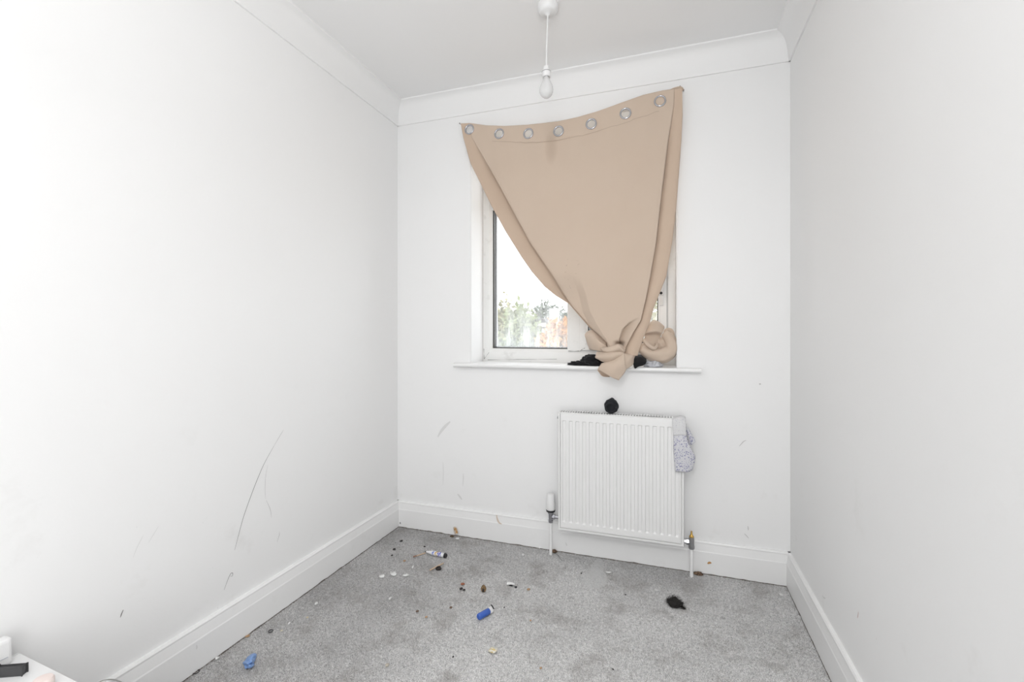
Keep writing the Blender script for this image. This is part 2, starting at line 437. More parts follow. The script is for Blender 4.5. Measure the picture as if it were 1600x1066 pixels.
# opening sash on the right
prof_frame('sash', mxb - .004, xr_in + .004, zb - .004, zt + .004, .040, .040, .040, .040, YF - .008, YB - .005, M_upvc)
def glass_build(nt, b):
    p = pos(nt)
    st = noise(nt, p, 26, 6, .7, (1.0, 1.0, .12)); st2 = noise(nt, p, 120, 3, .6, (1, 1, .25))
    sep = N(nt, 'ShaderNodeSeparateXYZ'); nt.links.new(p, sep.inputs[0])
    low = N(nt, 'ShaderNodeMapRange'); low.inputs[1].default_value = 1.32; low.inputs[2].default_value = 1.0
    low.inputs[3].default_value = .06; low.inputs[4].default_value = .42; nt.links.new(sep.outputs[2], low.inputs[0])
    f = mth(nt, 'MULTIPLY', mth(nt, 'ADD', mth(nt, 'MULTIPLY', ramp(nt, st, [(.42, (.25, .25, .25)), (.6, (1, 1, 1))]), .7), mth(nt, 'MULTIPLY', st2, .6)), low.outputs[0], True)
    tr = N(nt, 'ShaderNodeBsdfTransparent'); tl = N(nt, 'ShaderNodeBsdfTranslucent'); tl.inputs[0].default_value = (.95, .96, .96, 1)
    gl = N(nt, 'ShaderNodeBsdfGlossy'); gl.inputs['Roughness'].default_value = .03
    m1 = N(nt, 'ShaderNodeMixShader'); nt.links.new(f, m1.inputs[0]); nt.links.new(tr.outputs[0], m1.inputs[1]); nt.links.new(tl.outputs[0], m1.inputs[2])
    m2 = N(nt, 'ShaderNodeMixShader'); m2.inputs[0].default_value = .04; nt.links.new(m1.outputs[0], m2.inputs[1]); nt.links.new(gl.outputs[0], m2.inputs[2])
    nt.links.new(m2.outputs[0], nt.nodes['Material Output'].inputs[0])
M_glass = mat('dirty_glass', (1, 1, 1), .05, build=glass_build)
def pane(x0, x1, z0, z1, y):
    g = wpart(boxes('pane', [((x0, y, z0), (x1, y + .004, z1))], M_glass)); g['label'] = 'streaky dirty glass pane'
    t = .0045
    k = wpart(boxes('gasket', [((x0, y - .016, z0), (x0 + t, y - .001, z1)), ((x1 - t, y - .016, z0), (x1, y - .001, z1)), ((x0, y - .016, z0), (x1, y - .001, z0 + t)), ((x0, y - .016, z1 - t), (x1, y - .001, z1))], M_gasket))
    k['label'] = 'black rubber gasket'
    sp = wpart(boxes('spacer_bar', [((x0 + t, y + .005, z0), (x0 + .018, y + .016, z1)), ((x0, y + .005, z0), (x1, y + .016, z0 + .010))], M_steel))
pane(xl_in, mxa, zb, zt, YF + .036)
pane(mxb + .036, xr_in - .036, zb + .036, zt - .036, YF + .034)
pane(xl_in, mxa, ztb, ztop, YF + .036)
pane(mxb, xr_in, ztb, ztop, YF + .036)
hx, hz = onY(1033, 458, YF - .03)[0], onY(1033, 458, YF - .03)[2]
hd = wpart(boxes('handle', [((hx - .012, YF - .018, hz - .06), (hx + .012, YF - .006, hz + .06)), ((hx - .009, YF - .045, hz - .012), (hx + .009, YF - .018, hz + .012)), ((hx - .009, YF - .05, hz - .012), (hx + .009, YF - .034, hz + .10))], M_plastic, None, .003))
child(lathe('handle_lock', (hx, YF - .052, hz - .002), (hx, YF - .044, hz - .002), [(0, .007), (.008, .007)], M_black), win)
M_grime = mat('window_grime', (.10, .095, .09), .9)
def grime(pts, wid, Y):
    P = [np.array(onY(x, y, Y)) for x, y in pts]; vs, fs = [], []
    for i, p in enumerate(P):
        d_ = P[min(i + 1, len(P) - 1)] - P[max(i - 1, 0)]; d_ = d_ / np.linalg.norm(d_); q_ = np.array([-d_[2], 0, d_[0]]); ww = wid * (.5 + .5 * math.sin(3 * i + 1))
        vs += [p + q_ * ww, p - q_ * ww]
    for i in range(len(P) - 1): fs.append((2 * i, 2 * i + 1, 2 * i + 3, 2 * i + 2))
    wpart(pd('grime_line', vs, fs, M_grime))
grime([(756.5, 561), (760, 556.5), (764, 551)], .0012, YF - .0006)
grime([(756, 545), (756.3, 553), (756.5, 559), (757, 562)], .0014, YF - .0006)
grime([(762, 562.5), (785, 562.2), (810, 561.8), (840, 561.4), (870, 561.2)], .0011, YF - .0006)
grime([(888, 548.6), (896, 549), (905, 548.6)], .0012, YF - .0075)
grime([(908.5, 547), (910, 545.5), (914, 544)], .0016, YF - .0090)
# bullnosed sill board
sx0, sx1 = onY(707.5, 572, D - .035)[0], onY(1096, 576, D - .035)[0]
def sill():
    prof = [(YF + .02, SZ - .020), (YF + .02, SZ)]
    r = .010
    for k in range(9):
        a = math.pi / 2 + math.pi * k / 8
        prof.append((D - .026 + r * math.cos(a), SZ - r + r * math.sin(a)))
    n = len(prof)
    bm = bmesh.new()
    def slab(x0, x1, pr):
        A = [bm.verts.new((x0, q, z)) for q, z in pr]; B = [bm.verts.new((x1, q, z)) for q, z in pr]
        for i in range(len(pr)):
            j = (i + 1) % len(pr); bm.faces.new((A[i], A[j], B[j], B[i]))
        bm.faces.new(A); bm.faces.new(B[::-1])
    slab(WX0 + .001, WX1 - .001, prof)
    horn = [(D - .001, SZ - .020), (D - .001, SZ)] + prof[2:]
    slab(sx0, WX0 + .001, horn); slab(WX1 - .001, sx1, horn)
    return bm
so = wpart(bm_obj('window_sill', sill(), M_gloss)); so['label'] = 'white bullnosed window board'

# ================================================================== CURTAIN
cur = empty('curtain', (-.45, D - .02, SZ)); tag(cur, 'beige eyelet curtain nailed over the window and knotted at the bottom', 'curtain')
TOP = [(720, 193), (735, 192.5), (760, 196), (790, 197), (826, 195), (873, 190), (905, 183), (935, 174), (970, 161), (1005, 148.5), (1035, 141.5), (1066, 137)]
eL0 = [(193, 720), (215, 724), (255, 735), (285, 750), (322, 768), (362, 790), (402, 815), (425, 831), (448, 851), (462, 868), (475, 889), (512, 921), (535, 946), (556, 950)]
eLM = [(193, 733), (215, 737), (230, 746), (280, 775), (330, 802), (380, 829), (427, 861), (475, 891), (512, 923), (535, 948), (556, 951)]
eRM = [(137, 1054), (165, 1053), (220, 1044), (300, 1034), (380, 1025), (432, 1016), (467, 1009), (480, 1006), (501, 1001), (517, 991), (542, 978), (556, 974)]
eR0 = [(137, 1066), (180, 1066.5), (220, 1064.5), (280, 1060), (330, 1056), (380, 1050), (432, 1041), (480, 1022), (505, 1015), (527, 1006), (547, 999), (556, 996)]
def itp(tab, y): a = np.array(tab, float); return float(np.interp(y, a[:, 0], a[:, 1]))
topt = np.array(TOP, float)
def ss(t, a, b): t = min(1, max(0, (t - a) / (b - a))); return t * t * (3 - 2 * t)
YBOT = 556.0
def seg_dist(px, py, line):
    best = 1e9; side = 0
    for (x0, y0), (x1, y1) in zip(line, line[1:]):
        t = max(0, min(1, ((px - x0) * (x1 - x0) + (py - y0) * (y1 - y0)) / ((x1 - x0) ** 2 + (y1 - y0) ** 2)))
        dx, dy = px - (x0 + t * (x1 - x0)), py - (y0 + t * (y1 - y0)); d = math.hypot(dx, dy)
        if d < best: best = d; side = (x1 - x0) * (py - y0) - (y1 - y0) * (px - x0)
    return best, side
crease = [(905, 430), (916, 461), (921, 485), (932, 506), (953, 540)]
dome = [(965, 545), (967, 530), (972, 515), (982, 504), (991, 498), (1002, 496)]
FD = .058
def Ymain(px, py):
    v = (py - 190) / 366.0
    y = D - .046 - .036 * ss(v, 0, 1)
    y -= .012 * math.sin(math.pi * min(1, max(0, (px - 730) / 330))) * (1 - ss(v, .5, .9))       # billow
    # gentle hanging swags below the header
    for (cx, s) in ((757, 9), (803, 9), (850, 9), (900, 10), (952, 10), (1006, 11)):
        y -= .004 * math.exp(-((px - cx) / s) ** 2) * math.exp(-max(0, (py - 170) / 90.0)) 
    y += .003 * math.sin(px * .035 + py * .012) * ss(v, .1, .5)
    if py > 420:
        d, sd = seg_dist(px, py, crease)
        if sd > 0: y += min(.030, d / 330.0 * .95) * ss(py, 425, 470)
        if py > 490:
            dxl = float(np.interp(py, [496, 498, 504, 515, 530, 545], [1001, 991, 982, 972, 967, 965])); rm = itp(eRM, py)
            if px > dxl: y += .034 * ss(px - dxl, 0, 1.6 + 6 * (1 - ss(py, 499, 512))) * max(0, 1 - (px - dxl) / max(2, rm - dxl)) * ss(py, 494, 512)
    y += .05 * math.exp(-((px - 968) / 6.0) ** 2 - ((py - 537) / 3.0) ** 2)
    return y
def curtain_mesh():
    nA, nB, nC, nD_, nE, nr = 22, 8, 190, 8, 18, 260
    ntot = nA + nB + nC + nD_ + nE
    V = np.zeros((nr + 1, ntot + 1, 3)); PX = np.zeros((nr + 1, ntot + 1, 2))
    for r in range(nr + 1):
        v = (r / nr) ** 1.0
        for c in range(ntot + 1):
            u = c / ntot
            # which strand of the section
            if c <= nA: s, t = 0, c / nA
            elif c <= nA + nB: s, t = 1, (c - nA) / nB
            elif c <= nA + nB + nC: s, t = 2, (c - nA - nB) / nC
            elif c <= nA + nB + nC + nD_: s, t = 3, (c - nA - nB - nC) / nD_
            else: s, t = 4, (c - nA - nB - nC - nD_) / nE
            tx = {0: 720 + 13 * t, 1: 733, 2: 733 + 321 * t, 3: 1054, 4: 1054 + 12 * t}[s]
            yt = float(np.interp(tx, topt[:, 0], topt[:, 1]))
            py = yt + (YBOT - yt) * v
            L0, LM, RM, R0 = itp(eL0, py), itp(eLM, py), itp(eRM, py), itp(eR0, py)
            dep = ss(py - yt, 18, 90); depL = dep; depR = ss(py - yt, 10, 150)
            ovL = 18 * depL * (1 - .7 * ss(py, 440, 480)); ovR = 7 * depR
            LV = max(LM + ovL, L0); RV = RM - ovR
            if s == 0:
                px = L0 + (LV - L0) * t; Y = Ymain(LM, py) + FD * depL * (1 - .45 * (1 - t)) 
                Y += -.007 * math.sin(math.pi * t) * depL
            elif s == 1:
                px = LV + (LM - LV) * (t * t * (3 - 2 * t)); Y = Ymain(LM, py) + FD * depL * (1 - t)
            elif s == 2:
                px = LM + (RM - LM) * t; Y = Ymain(px, py)
                Y += .006 * depL * math.exp(-(px - LM) / 3.0) + .004 * depR * math.exp(-(RM - px) / 3.0)
            elif s == 3:
                px = RM + (RV - RM) * t; Y = Ymain(RM, py) + .034 * depR * t
            else:
                px = RV + (R0 - RV) * t; k = .42
                yr = .034 + (.014 - .034) * min(1, t / k) if t < k else .014 - .006 * math.sin((t - k) / (1 - k) * math.pi) + .006 * (t - k) / (1 - k)
                Y = Ymain(RM, py) + yr * depR
            Y = min(Y, D - .006) if py < 262 or px < 738 or px > 1055 else Y
            V[r, c] = onY(px, py, Y); PX[r, c] = (px, py)
    return V, PX, ntot, nr
CV, CPX, nc, nr = curtain_mesh()
GROM = [(733.5, 202.5), (780, 208.5), (826, 209), (873.5, 204.5), (924, 193.5), (977, 177), (1032, 158)]
def at_curtain(px, py):
    d = (CPX[:, :, 0] - px) ** 2 + (CPX[:, :, 1] - py) ** 2
    Y = CV[:, :, 1].copy(); d = d + (Y - Y.min()) * 40
    r, c = np.unravel_index(np.argmin(d), d.shape)
    r = min(max(r, 1), nr - 1); c = min(max(c, 3), nc - 3)
    a = CV[min(r + 3, nr), c] - CV[max(r - 3, 0), c]; b = CV[r, min(c + 5, nc)] - CV[r, max(c - 5, 0)]
    n = np.cross(a, b); n /= np.linalg.norm(n)
    if n[1] > 0: n = -n
    return CV[r, c], n
GC = [at_curtain(*g) for g in GROM]
RH = .0205
faces = []; fmat = []
for r in range(nr):
    for c in range(nc):
        ctr = (CV[r, c] + CV[r + 1, c + 1]) / 2
        if any(np.linalg.norm((ctr - g)[[0, 2]]) < RH + .001 for g, _ in GC[:6]) : continue
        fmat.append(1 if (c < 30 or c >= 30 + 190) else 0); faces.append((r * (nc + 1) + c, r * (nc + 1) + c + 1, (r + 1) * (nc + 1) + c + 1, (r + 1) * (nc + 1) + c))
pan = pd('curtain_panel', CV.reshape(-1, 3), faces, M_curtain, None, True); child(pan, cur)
pan.data.materials.append(M_strip); pan.data.polygons.foreach_set('material_index', fmat)
sm = pan.modifiers.new('thickness', 'SOLIDIFY'); sm.thickness = .0016; sm.offset = 0
# stitched seam of the header
def strip_on_curtain(name, pts, wid, m):
    vs, fs = [], []
    P = [at_curtain(*p) for p in crom([(a, b, 0) for a, b in pts], 8) for p in [(p[0], p[1])]]
    for i, (p, n) in enumerate(P):
        vs += [p + n * .0022 + np.array([0, 0, wid / 2]), p + n * .0022 - np.array([0, 0, wid / 2])]
    for i in range(len(P) - 1): fs.append((2 * i, 2 * i + 1, 2 * i + 3, 2 * i + 2))
    return child(pd(name, vs, fs, m, None, True), cur)
M_seam = mat('seam_thread', (.40, .29, .21), .9)
strip_on_curtain('header_seam', [(770, 221), (826, 223), (873, 219), (924, 208.5), (977, 191.5), (1030, 174)], .0011, M_seam)
def torus_grom(p, n, i):
    d, u, v = frame_axes(n); p = Vector(p); vs, fs = [], []
    prof = [(.0195, -.004), (.0195, .003), (.0215, .0052), (.0235, .0056), (.0262, .0045), (.0276, .0015), (.0276, -.0005), (.0262, -.004)]
    seg = 32
    for k in range(seg):
        a = 2 * math.pi * k / seg
        for (r, h) in prof: vs.append(p + (u * math.cos(a) + v * math.sin(a)) * r + d * h)
    m = len(prof)
    for k in range(seg):
        for j in range(m):
            fs.append((k * m + j, k * m + (j + 1) % m, ((k + 1) % seg) * m + (j + 1) % m, ((k + 1) % seg) * m + j))
    o = pd('eyelet_ring', vs, fs, M_chrome, None, True)
    bm = bmesh.new(); bm.from_mesh(o.data); bmesh.ops.recalc_face_normals(bm, faces=bm.faces); bm.to_mesh(o.data); bm.free()
    o['label'] = 'chrome eyelet ring'; return child(o, cur)
for i, (p, n) in enumerate(GC): torus_grom(p, n, i)

def c8(x, y, dY):      # knot detail: enlarged-crop coordinates to a point dY in front of the wall face
    return onY(880 + x / 8.0, 480 + y / 8.0, D - dY)
def cpatch(name, rows, **k): return child(patch(name, [[c8(*p) for p in r] for r in rows], M_curtain, None, **k), cur)
# wrap of the knot
cpatch('knot_wrap', [
    [(470, 500, .050), (540, 500, .070), (620, 480, .082), (700, 462, .084), (770, 500, .060)],
    [(478, 520, .072), (550, 512, .092), (630, 490, .100), (700, 474, .100), (775, 540, .074)],
    [(490, 545, .080), (560, 560, .098), (640, 540, .104), (715, 515, .104), (770, 565, .080)],
    [(500, 570, .066), (570, 590, .080), (650, 580, .084), (720, 565, .086), (768, 590, .070)]], wob=.002)
cpatch('knot_wrap', [
    [(420, 560, .045), (500, 560, .062), (600, 560, .078), (690, 550, .080), (770, 560, .066)],
    [(405, 600, .064), (490, 590, .092), (590, 575, .106), (690, 560, .104), (765, 575, .084)],
    [(400, 632, .070), (490, 640, .100), (590, 625, .112), (680, 600, .108), (760, 600, .090)],
    [(430, 650, .055), (510, 685, .082), (600, 690, .092), (690, 650, .092), (765, 640, .080)]], wob=.002)
# hanging tail
cpatch('knot_tail', [
    [(600, 650, .070), (655, 620, .088), (705, 592, .094), (757, 570, .090)],
    [(520, 690, .088), (610, 685, .106), (690, 665, .112), (768, 640, .106)],
    [(485, 705, .106), (590, 735, .116), (690, 745, .122), (777, 720, .108)],
    [(455, 745, .106), (560, 795, .116), (660, 815, .120), (784, 790, .104)],
    [(436, 778, .098), (530, 835, .110), (615, 882, .114), (693, 917, .104)]], wob=.0012)
cpatch('knot_tail', [
    [(480, 700, .090), (560, 720, .070), (640, 740, .060)],
    [(440, 760, .086), (520, 800, .066), (610, 830, .058)],
    [(430, 790, .082), (490, 845, .068), (580, 870, .062)],
    [(436, 800, .088), (490, 862, .082), (575, 872, .078)]], wob=.001)
cpatch('knot_tail', [
    [(760, 575, .086), (810, 585, .074), (860, 590, .064), (900, 590, .050)],
    [(765, 620, .096), (815, 625, .090), (860, 615, .078), (900, 605, .055)],
    [(770, 700, .100), (810, 690, .094), (855, 665, .078), (885, 650, .055)],
    [(780, 785, .096), (805, 765, .088), (850, 735, .072), (878, 700, .050)]], wob=.0015)
# curled wing of fabric left of the knot
cpatch('loose_fold', [
    [(285, 318, .005), (330, 292, .018), (390, 285, .026), (450, 330, .030), (550, 430, .034)],
    [(272, 345, .012), (320, 335, .038), (375, 345, .050), (440, 400, .050), (545, 480, .045)],
    [(285, 400, .012), (340, 400, .042), (400, 410, .056), (470, 450, .058), (550, 500, .050)],
    [(300, 450, .008), (350, 470, .038), (420, 480, .054), (480, 500, .058), (550, 520, .050)],
    [(325, 520, .000), (380, 540, .030), (440, 550, .046), (490, 555, .050), (550, 545, .046)]], wob=.002)
cpatch('loose_fold', [
    [(285, 320, .002), (330, 330, -.012), (390, 340, -.010), (450, 390, .006)],
    [(282, 335, -.004), (330, 350, -.022), (390, 360, -.018), (450, 410, .000)],
    [(300, 420, -.006), (340, 430, -.026), (400, 450, -.020), (470, 470, .000)],
    [(325, 530, -.004), (360, 540, -.020), (420, 545, -.012), (490, 550, .004)]], wob=.001)
# bundled rest of the cloth on the right end of the sill
def ctube(name, pts, rad, **k):
    P = crom([c8(*p) for p in pts], 8); R = list(np.interp(np.linspace(0, 1, len(P)), np.linspace(0, 1, len(rad)), rad))
    return child(tube(name, P, R, M_curtain, None, seg=24, **k), cur)
ctube('bundled_roll', [(960, 500, .020), (1010, 530, .010), (1080, 570, .002), (1170, 600, -.005), (1260, 600, -.010), (1330, 550, -.020), (1350, 470, -.030), (1320, 390, -.045), (1270, 330, -.055)],
      [.022, .027, .030, .032, .034, .034, .032, .028, .018], flat=1.15, wob=.22, up=(0, -1, 0))
cpatch('bundled_roll', [
    [(1070, 200, -.040), (1130, 170, -.055), (1200, 185, -.070), (1268, 240, -.080)],
    [(1055, 225, .002), (1120, 200, -.008), (1195, 215, -.024), (1264, 272, -.050)],
    [(1040, 285, .026), (1110, 280, .024), (1185, 288, .008), (1250, 312, -.025)],
    [(1025, 325, .026), (1095, 314, .026), (1165, 312, .012), (1232, 335, -.018)],
    [(1018, 360, -.004), (1085, 352, -.010), (1155, 352, -.022), (1212, 378, -.036)],
    [(1010, 425, .006), (1070, 435, .002), (1130, 435, -.008), (1190, 432, -.030)],
    [(1005, 480, .012), (1065, 500, .008), (1125, 520, .000), (1180, 490, -.020)]], wob=.003, wscale=25)
ctube('bundled_roll', [(995, 405, .034), (1035, 450, .036), (1085, 492, .034), (1130, 516, .028), (1162, 496, .014), (1172, 455, -.004)], [.008, .009, .009, .009, .008, .007], flat=.8, wob=.15, up=(0, -1, 0))
ctube('bundled_roll', [(1285, 330, -.060), (1300, 300, -.066), (1340, 300, -.072), (1365, 345, -.072), (1350, 400, -.07)], [.012, .014, .014, .011, .008], flat=.7, wob=.2, up=(0, -1, 0))
_f1 = c8(1215, 430, -.045)
child(crumple('bundled_roll', (_f1[0], _f1[1], _f1[2] - .030), (.046, .030, .046), M_curtain, None, 4, .28, 2.0, 8, False), cur)
# twisted corner at the nail
cq = [onY(1048, 140, D - .034), onY(1056, 138, D - .032), onY(1063, 137.5, D - .024), onY(1067, 141, D - .014)]
child(tube('twisted_corner', crom(cq, 5), [.004] * 2 + list(np.linspace(.006, .010, 8)) + [.009] * 4 + [.007] * 2, M_curtain, None, seg=12, flat=.6), cur)
nails = [(1062.5, 137.2, 'small dark nail pinning the top right curtain corner'), (1068, 142.8, 'nail stub just outside the top right curtain corner'), (719.5, 194.5, 'tiny nail pinning the top left curtain corner')]
for px, py, lab in nails:
    a = onY(px, py, D); tag(lathe('nail', a + np.array([0, .004, 0]), a + np.array([0, -.04, .003]), [(0, .0014), (.014, .0014), (.0145, .0028), (.017, .0028)], M_nail, seg=10), lab, 'nail')

# ================================================================== CLOTHES ON THE SILL
def sillpt(px, dY): return onY(px, 560, D - dY)[0]
t = empty('black_cloth', (sillpt(915, -.01), D + .012, SZ)); tag(t, 'crumpled black garment on the window board left of the curtain knot', 'clothing')
a = crumple('body', (sillpt(925, -.01), D + .015, SZ + .001), (.052, .038, .034), M_blackcloth, None, 4, .34, 1.8, 3); child(a, t)
a = crumple('sleeve', (sillpt(902, .0), D + .006, SZ + .001), (.050, .022, .013), M_blackcloth, None, 4, .36, 2.2, 9); child(a, t)
blk = patch('black_sock', [[c8(*p) for p in r] for r in [
    [(895, 610, .000), (940, 600, -.02), (990, 610, -.02), (1030, 650, -.02)],
    [(890, 640, .024), (940, 628, .022), (990, 635, .020), (1040, 680, .014)],
    [(878, 690, .038), (930, 680, .044), (985, 680, .042), (1040, 700, .034)],
    [(885, 745, .044), (920, 735, .048), (960, 725, .046), (1010, 712, .038)],
    [(902, 768, .043), (918, 766, .046), (945, 745, .046), (1000, 716, .038)]]], M_blackcloth, None, 6, .006, .003, 40)
tag(blk, 'black sock draped over the window board edge right of the curtain knot', 'sock')
tag(crumple('grey_cloth', (sillpt(1021, -.01), D + .006, SZ + .001), (.040, .030, .020), M_greycloth, None, 4, .34, 2.4, 5), 'small pale grey crumpled cloth beside the black sock on the window board', 'cloth')

# ================================================================== RADIATOR
FY = D - .100; rx0, rx1 = onY(871.5, 740, FY)[0], onY(1069.5, 740, FY)[0]; rz0, rz1 = .146, .716
rad = empty('radiator', ((rx0 + rx1) / 2, D - .06, 0)); tag(rad, 'white panel radiator fixed to the wall below the window', 'radiator')
def rad_front():
    W, Hh = rx1 - rx0, rz1 - rz0; nfl = 17; pitch = (W - .022) / nfl
    xs = [0, .003, .010, .0115, .0135, .0150]
    for k in range(nfl):
        b0 = .0150 + k * (W - .030) / nfl
        for q in (.20, .25, .31, .37, .63, .69, .75, .80): xs.append(b0 + q * (W - .030) / nfl)
    xs += [W - .0150, W - .0135, W - .0115, W - .010, W - .003, W]
    zs = [0, .003, .010, .0115, .0135, .0150, .030, .040, .044, .048, .053, .058, Hh * .35, Hh * .65, Hh - .050, Hh - .0441, Hh - .042, Hh - .040, Hh - .038, Hh - .0359, Hh - .030, Hh - .003, Hh]
    def rim(q, L):
        e = min(q, L - q)
        return .007 if e < .001 else (.000 if e < .0105 else (.0085 if e < .0140 else .0015))
    def flute(x):
        b = (x - .0150) / ((W - .030) / nfl)
        if b < 0 or b > nfl: return 0
        q = b - math.floor(b)
        return ss(q, .20, .37) * (1 - ss(q, .63, .80))
    vs, fs = [], []
    for z in zs:
        fz = ss(z, .040, .053) * (1 - ss(z, Hh - .0441, Hh - .0385))
        for x in xs:
            dep = max(rim(x, W), rim(z, 9) if z < Hh - .001 else .007)
            if min(x, W - x, z) < .0105 and min(x, W - x, z, Hh - z) > .001: dep = 0.0
            vs.append((rx0 + x, FY + dep + .0110 * flute(x) * fz, rz0 + z))
    n = len(xs)
    for i in range(len(zs) - 1):
        for j in range(n - 1): a = i * n + j; fs.append((a, a + 1, a + n + 1, a + n))
    o = pd('front_panel', vs, fs, M_rad, None, True); o.data.set_sharp_from_angle(angle=math.radians(22))
    s = o.modifiers.new('thickness', 'SOLIDIFY'); s.thickness = .0015; s.offset = -1
    return o
child(rad_front(), rad)
child(boxes('back_panel', [((rx0 + .006, D - .062, rz0 + .01), (rx1 - .006, D - .055, rz1 - .012)), ((rx0 + .02, D - .092, rz0 + .03), (rx1 - .02, D - .062, rz1 - .03))], M_rad, None, .002), rad)
child(boxes('side_panel', [((rx0 + .001, D - .094, rz0 + .004), (rx0 + .004, D - .050, rz1 + .002))], M_rad, None, .001), rad)
child(boxes('side_panel', [((rx1 - .004, D - .094, rz0 + .004), (rx1 - .001, D - .050, rz1 + .002))], M_rad, None, .001), rad)
# top grille: arched cover with slots, dark inside
def grille():
    nslot = 46; W = rx1 - rx0 - .03; bm = bmesh.new()
    y0, y1 = D - .095, D - .049
    def zt_(x): return rz1 + .002 + .0035 * math.sin(math.pi * ((x - rx0) / (rx1 - rx0)) * 2) ** 2
    for k in range(nslot):
        xa = rx0 + .004 + k * (rx1 - rx0 - .008) / nslot; xb = xa + (rx1 - rx0 - .008) / nslot
        m_ = xa + (xb - xa) * .50; z = zt_((xa + xb) / 2)
        bbox(bm, (xa, y0 + .002, z - .002), (m_, y1, z))
    bbox(bm, (rx0 + .004, y0, rz1 - .006), (rx1 - .004, y0 + .009, rz1 + .001)); bbox(bm, (rx0 + .004, y1 - .006, rz1 - .004), (rx1 - .004, y1, rz1 + .003))
    return bm
child(bm_obj('top_grille', grille(), M_rad), rad)
child(boxes('slot_shade', [((rx0 + .006, D - .085, rz1 - .020), (rx1 - .006, D - .056, rz1 - .0025))], M_black), rad)  # black block stands in for the shade inside the slots
for (bx_, s) in ((rx0 + .05, 1), (rx1 - .05, -1)):
    child(boxes('wall_bracket', [((bx_ - .012, D - .056, rz0 + .08), (bx_ + .012, D, rz1 - .08))], M_rad), rad)
for (x, s) in ((rx0 - .004, -1), (rx1 + .004, 1)):
    child(lathe('vent_plug', (x - s * .008, D - .070, rz1 - .030), (x + s * .006, D - .070, rz1 - .030), [(0, .010), (.008, .010), (.0085, .006), (.013, .006)], M_steel, seg=12), rad)
# valves and pipes
pz = onZ(859.5, 860, 0); px_, py_ = pz[0], D - .050
vz = rz0 + .045
vx = onY(860.5, 830, D - .06)[0]; vy = D - .060
child(lathe('pipe', (vx, vy, 0), (vx, vy, vz - .02), [(0, .0078), (vz - .02, .0078)], M_gloss, seg=14), rad)
child(lathe('valve_body', (vx, vy, vz - .030), (vx, vy, vz + .05), [(0, .011), (.012, .013), (.013, .010), (.030, .011), (.045, .0115), (.046, .015), (.052, .015)], M_chrome, seg=16), rad)
child(lathe('union_nut', (vx, vy, vz), (rx0 + .006, vy, vz), [(0, .008), (.010, .009), (.011, .0135), (.022, .0135), (.023, .009), (rx0 + .006 - vx, .009)], M_chrome, seg=6, smooth=False), rad)
th = child(lathe('thermostat_head', (vx, vy, vz + .030), (vx, vy, vz + .12), [(0, .018), (.006, .0225), (.010, .0225), (.040, .0225), (.046, .0205), (.076, .0195), (.082, .0165), (.084, .010)], M_plastic, seg=28), rad)
rg = child(lathe('thermostat_ring', (vx, vy, vz + .022), (vx, vy, vz + .034), [(0, .016), (.003, .0215), (.010, .0232), (.012, .0225)], M_black, seg=28), rad); rg['label'] = 'black collar ring'
v2x = onY(1080.5, 850, D - .06)[0]; v2z = onY(1070, 846, D - .06)[2]
child(lathe('pipe', (v2x, vy, 0), (v2x, vy, v2z - .02), [(0, .0078), (v2z - .02, .0078)], M_gloss, seg=14), rad)
child(lathe('valve_body', (v2x, vy, v2z - .030), (v2x, vy, v2z + .06), [(0, .011), (.004, .0135), (.014, .0135), (.015, .0115), (.042, .0118), (.052, .0112), (.053, .0095)], M_steel, seg=16), rad)
sp = child(lathe('valve_spindle', (v2x, vy, v2z + .022), (v2x, vy, v2z + .06), [(0, .0095), (.005, .0105), (.009, .007), (.014, .0045), (.028, .0032)], M_brass, seg=12), rad); sp['label'] = 'bare brass spindle'
child(lathe('union_nut', (v2x, vy, v2z), (rx1 - .006, vy, v2z), [(0, .008), (.010, .009), (.011, .0135), (.022, .0135), (.023, .009), (v2x - rx1 + .006, .009)], M_chrome, seg=6, smooth=False), rad)

# rolled dark sock ball on the radiator top
gq = onY(955, 645, D - .075)
ball = empty('rolled_sock', (gq[0], D - .075, rz1 + .004)); tag(ball, 'black rolled up sock ball sitting on top of the radiator', 'sock')
def sockball():
    bm = bmesh.new(); bmesh.ops.create_uvsphere(bm, u_segments=40, v_segments=26, radius=1)
    c = Vector((gq[0], D - .070, rz1 + .0365))
    for v in bm.verts:
        n = v.co.copy(); a = math.atan2(n.z, n.x); rr = math.hypot(n.x, n.z)
        rad_ = .0335 * (1 + .28 * math.exp(-((a - 1.45) / .38) ** 2) + .05 * math.sin(3 * a + .6))
        y = n.y * .024
        if n.y < 0: y += .016 * math.exp(-(rr / .62) ** 2)          # hollow centre facing the room
        k = mnoise.noise(n * 3.1) * .003
        v.co = c + Vector((math.cos(a) * rr * (rad_ + k), y, math.sin(a) * rr * (rad_ + k)))
        if v.co.z < rz1 + .004: v.co.z = rz1 + .004
    return bm
child(bm_obj('roll', sockball(), M_sock, None, True), ball)
child(tube('cuff', [Vector((gq[0] + math.cos(a) * r, D - .094 - .004 * math.sin(a * 2), rz1 + .034 + math.sin(a) * r)) for a, r in [(k * 2 * math.pi / 24, .0225 + .002 * math.sin(2 * k * 2 * math.pi / 24 + 1)) for k in range(25)]], .0038, M_sock, None, seg=8), ball)

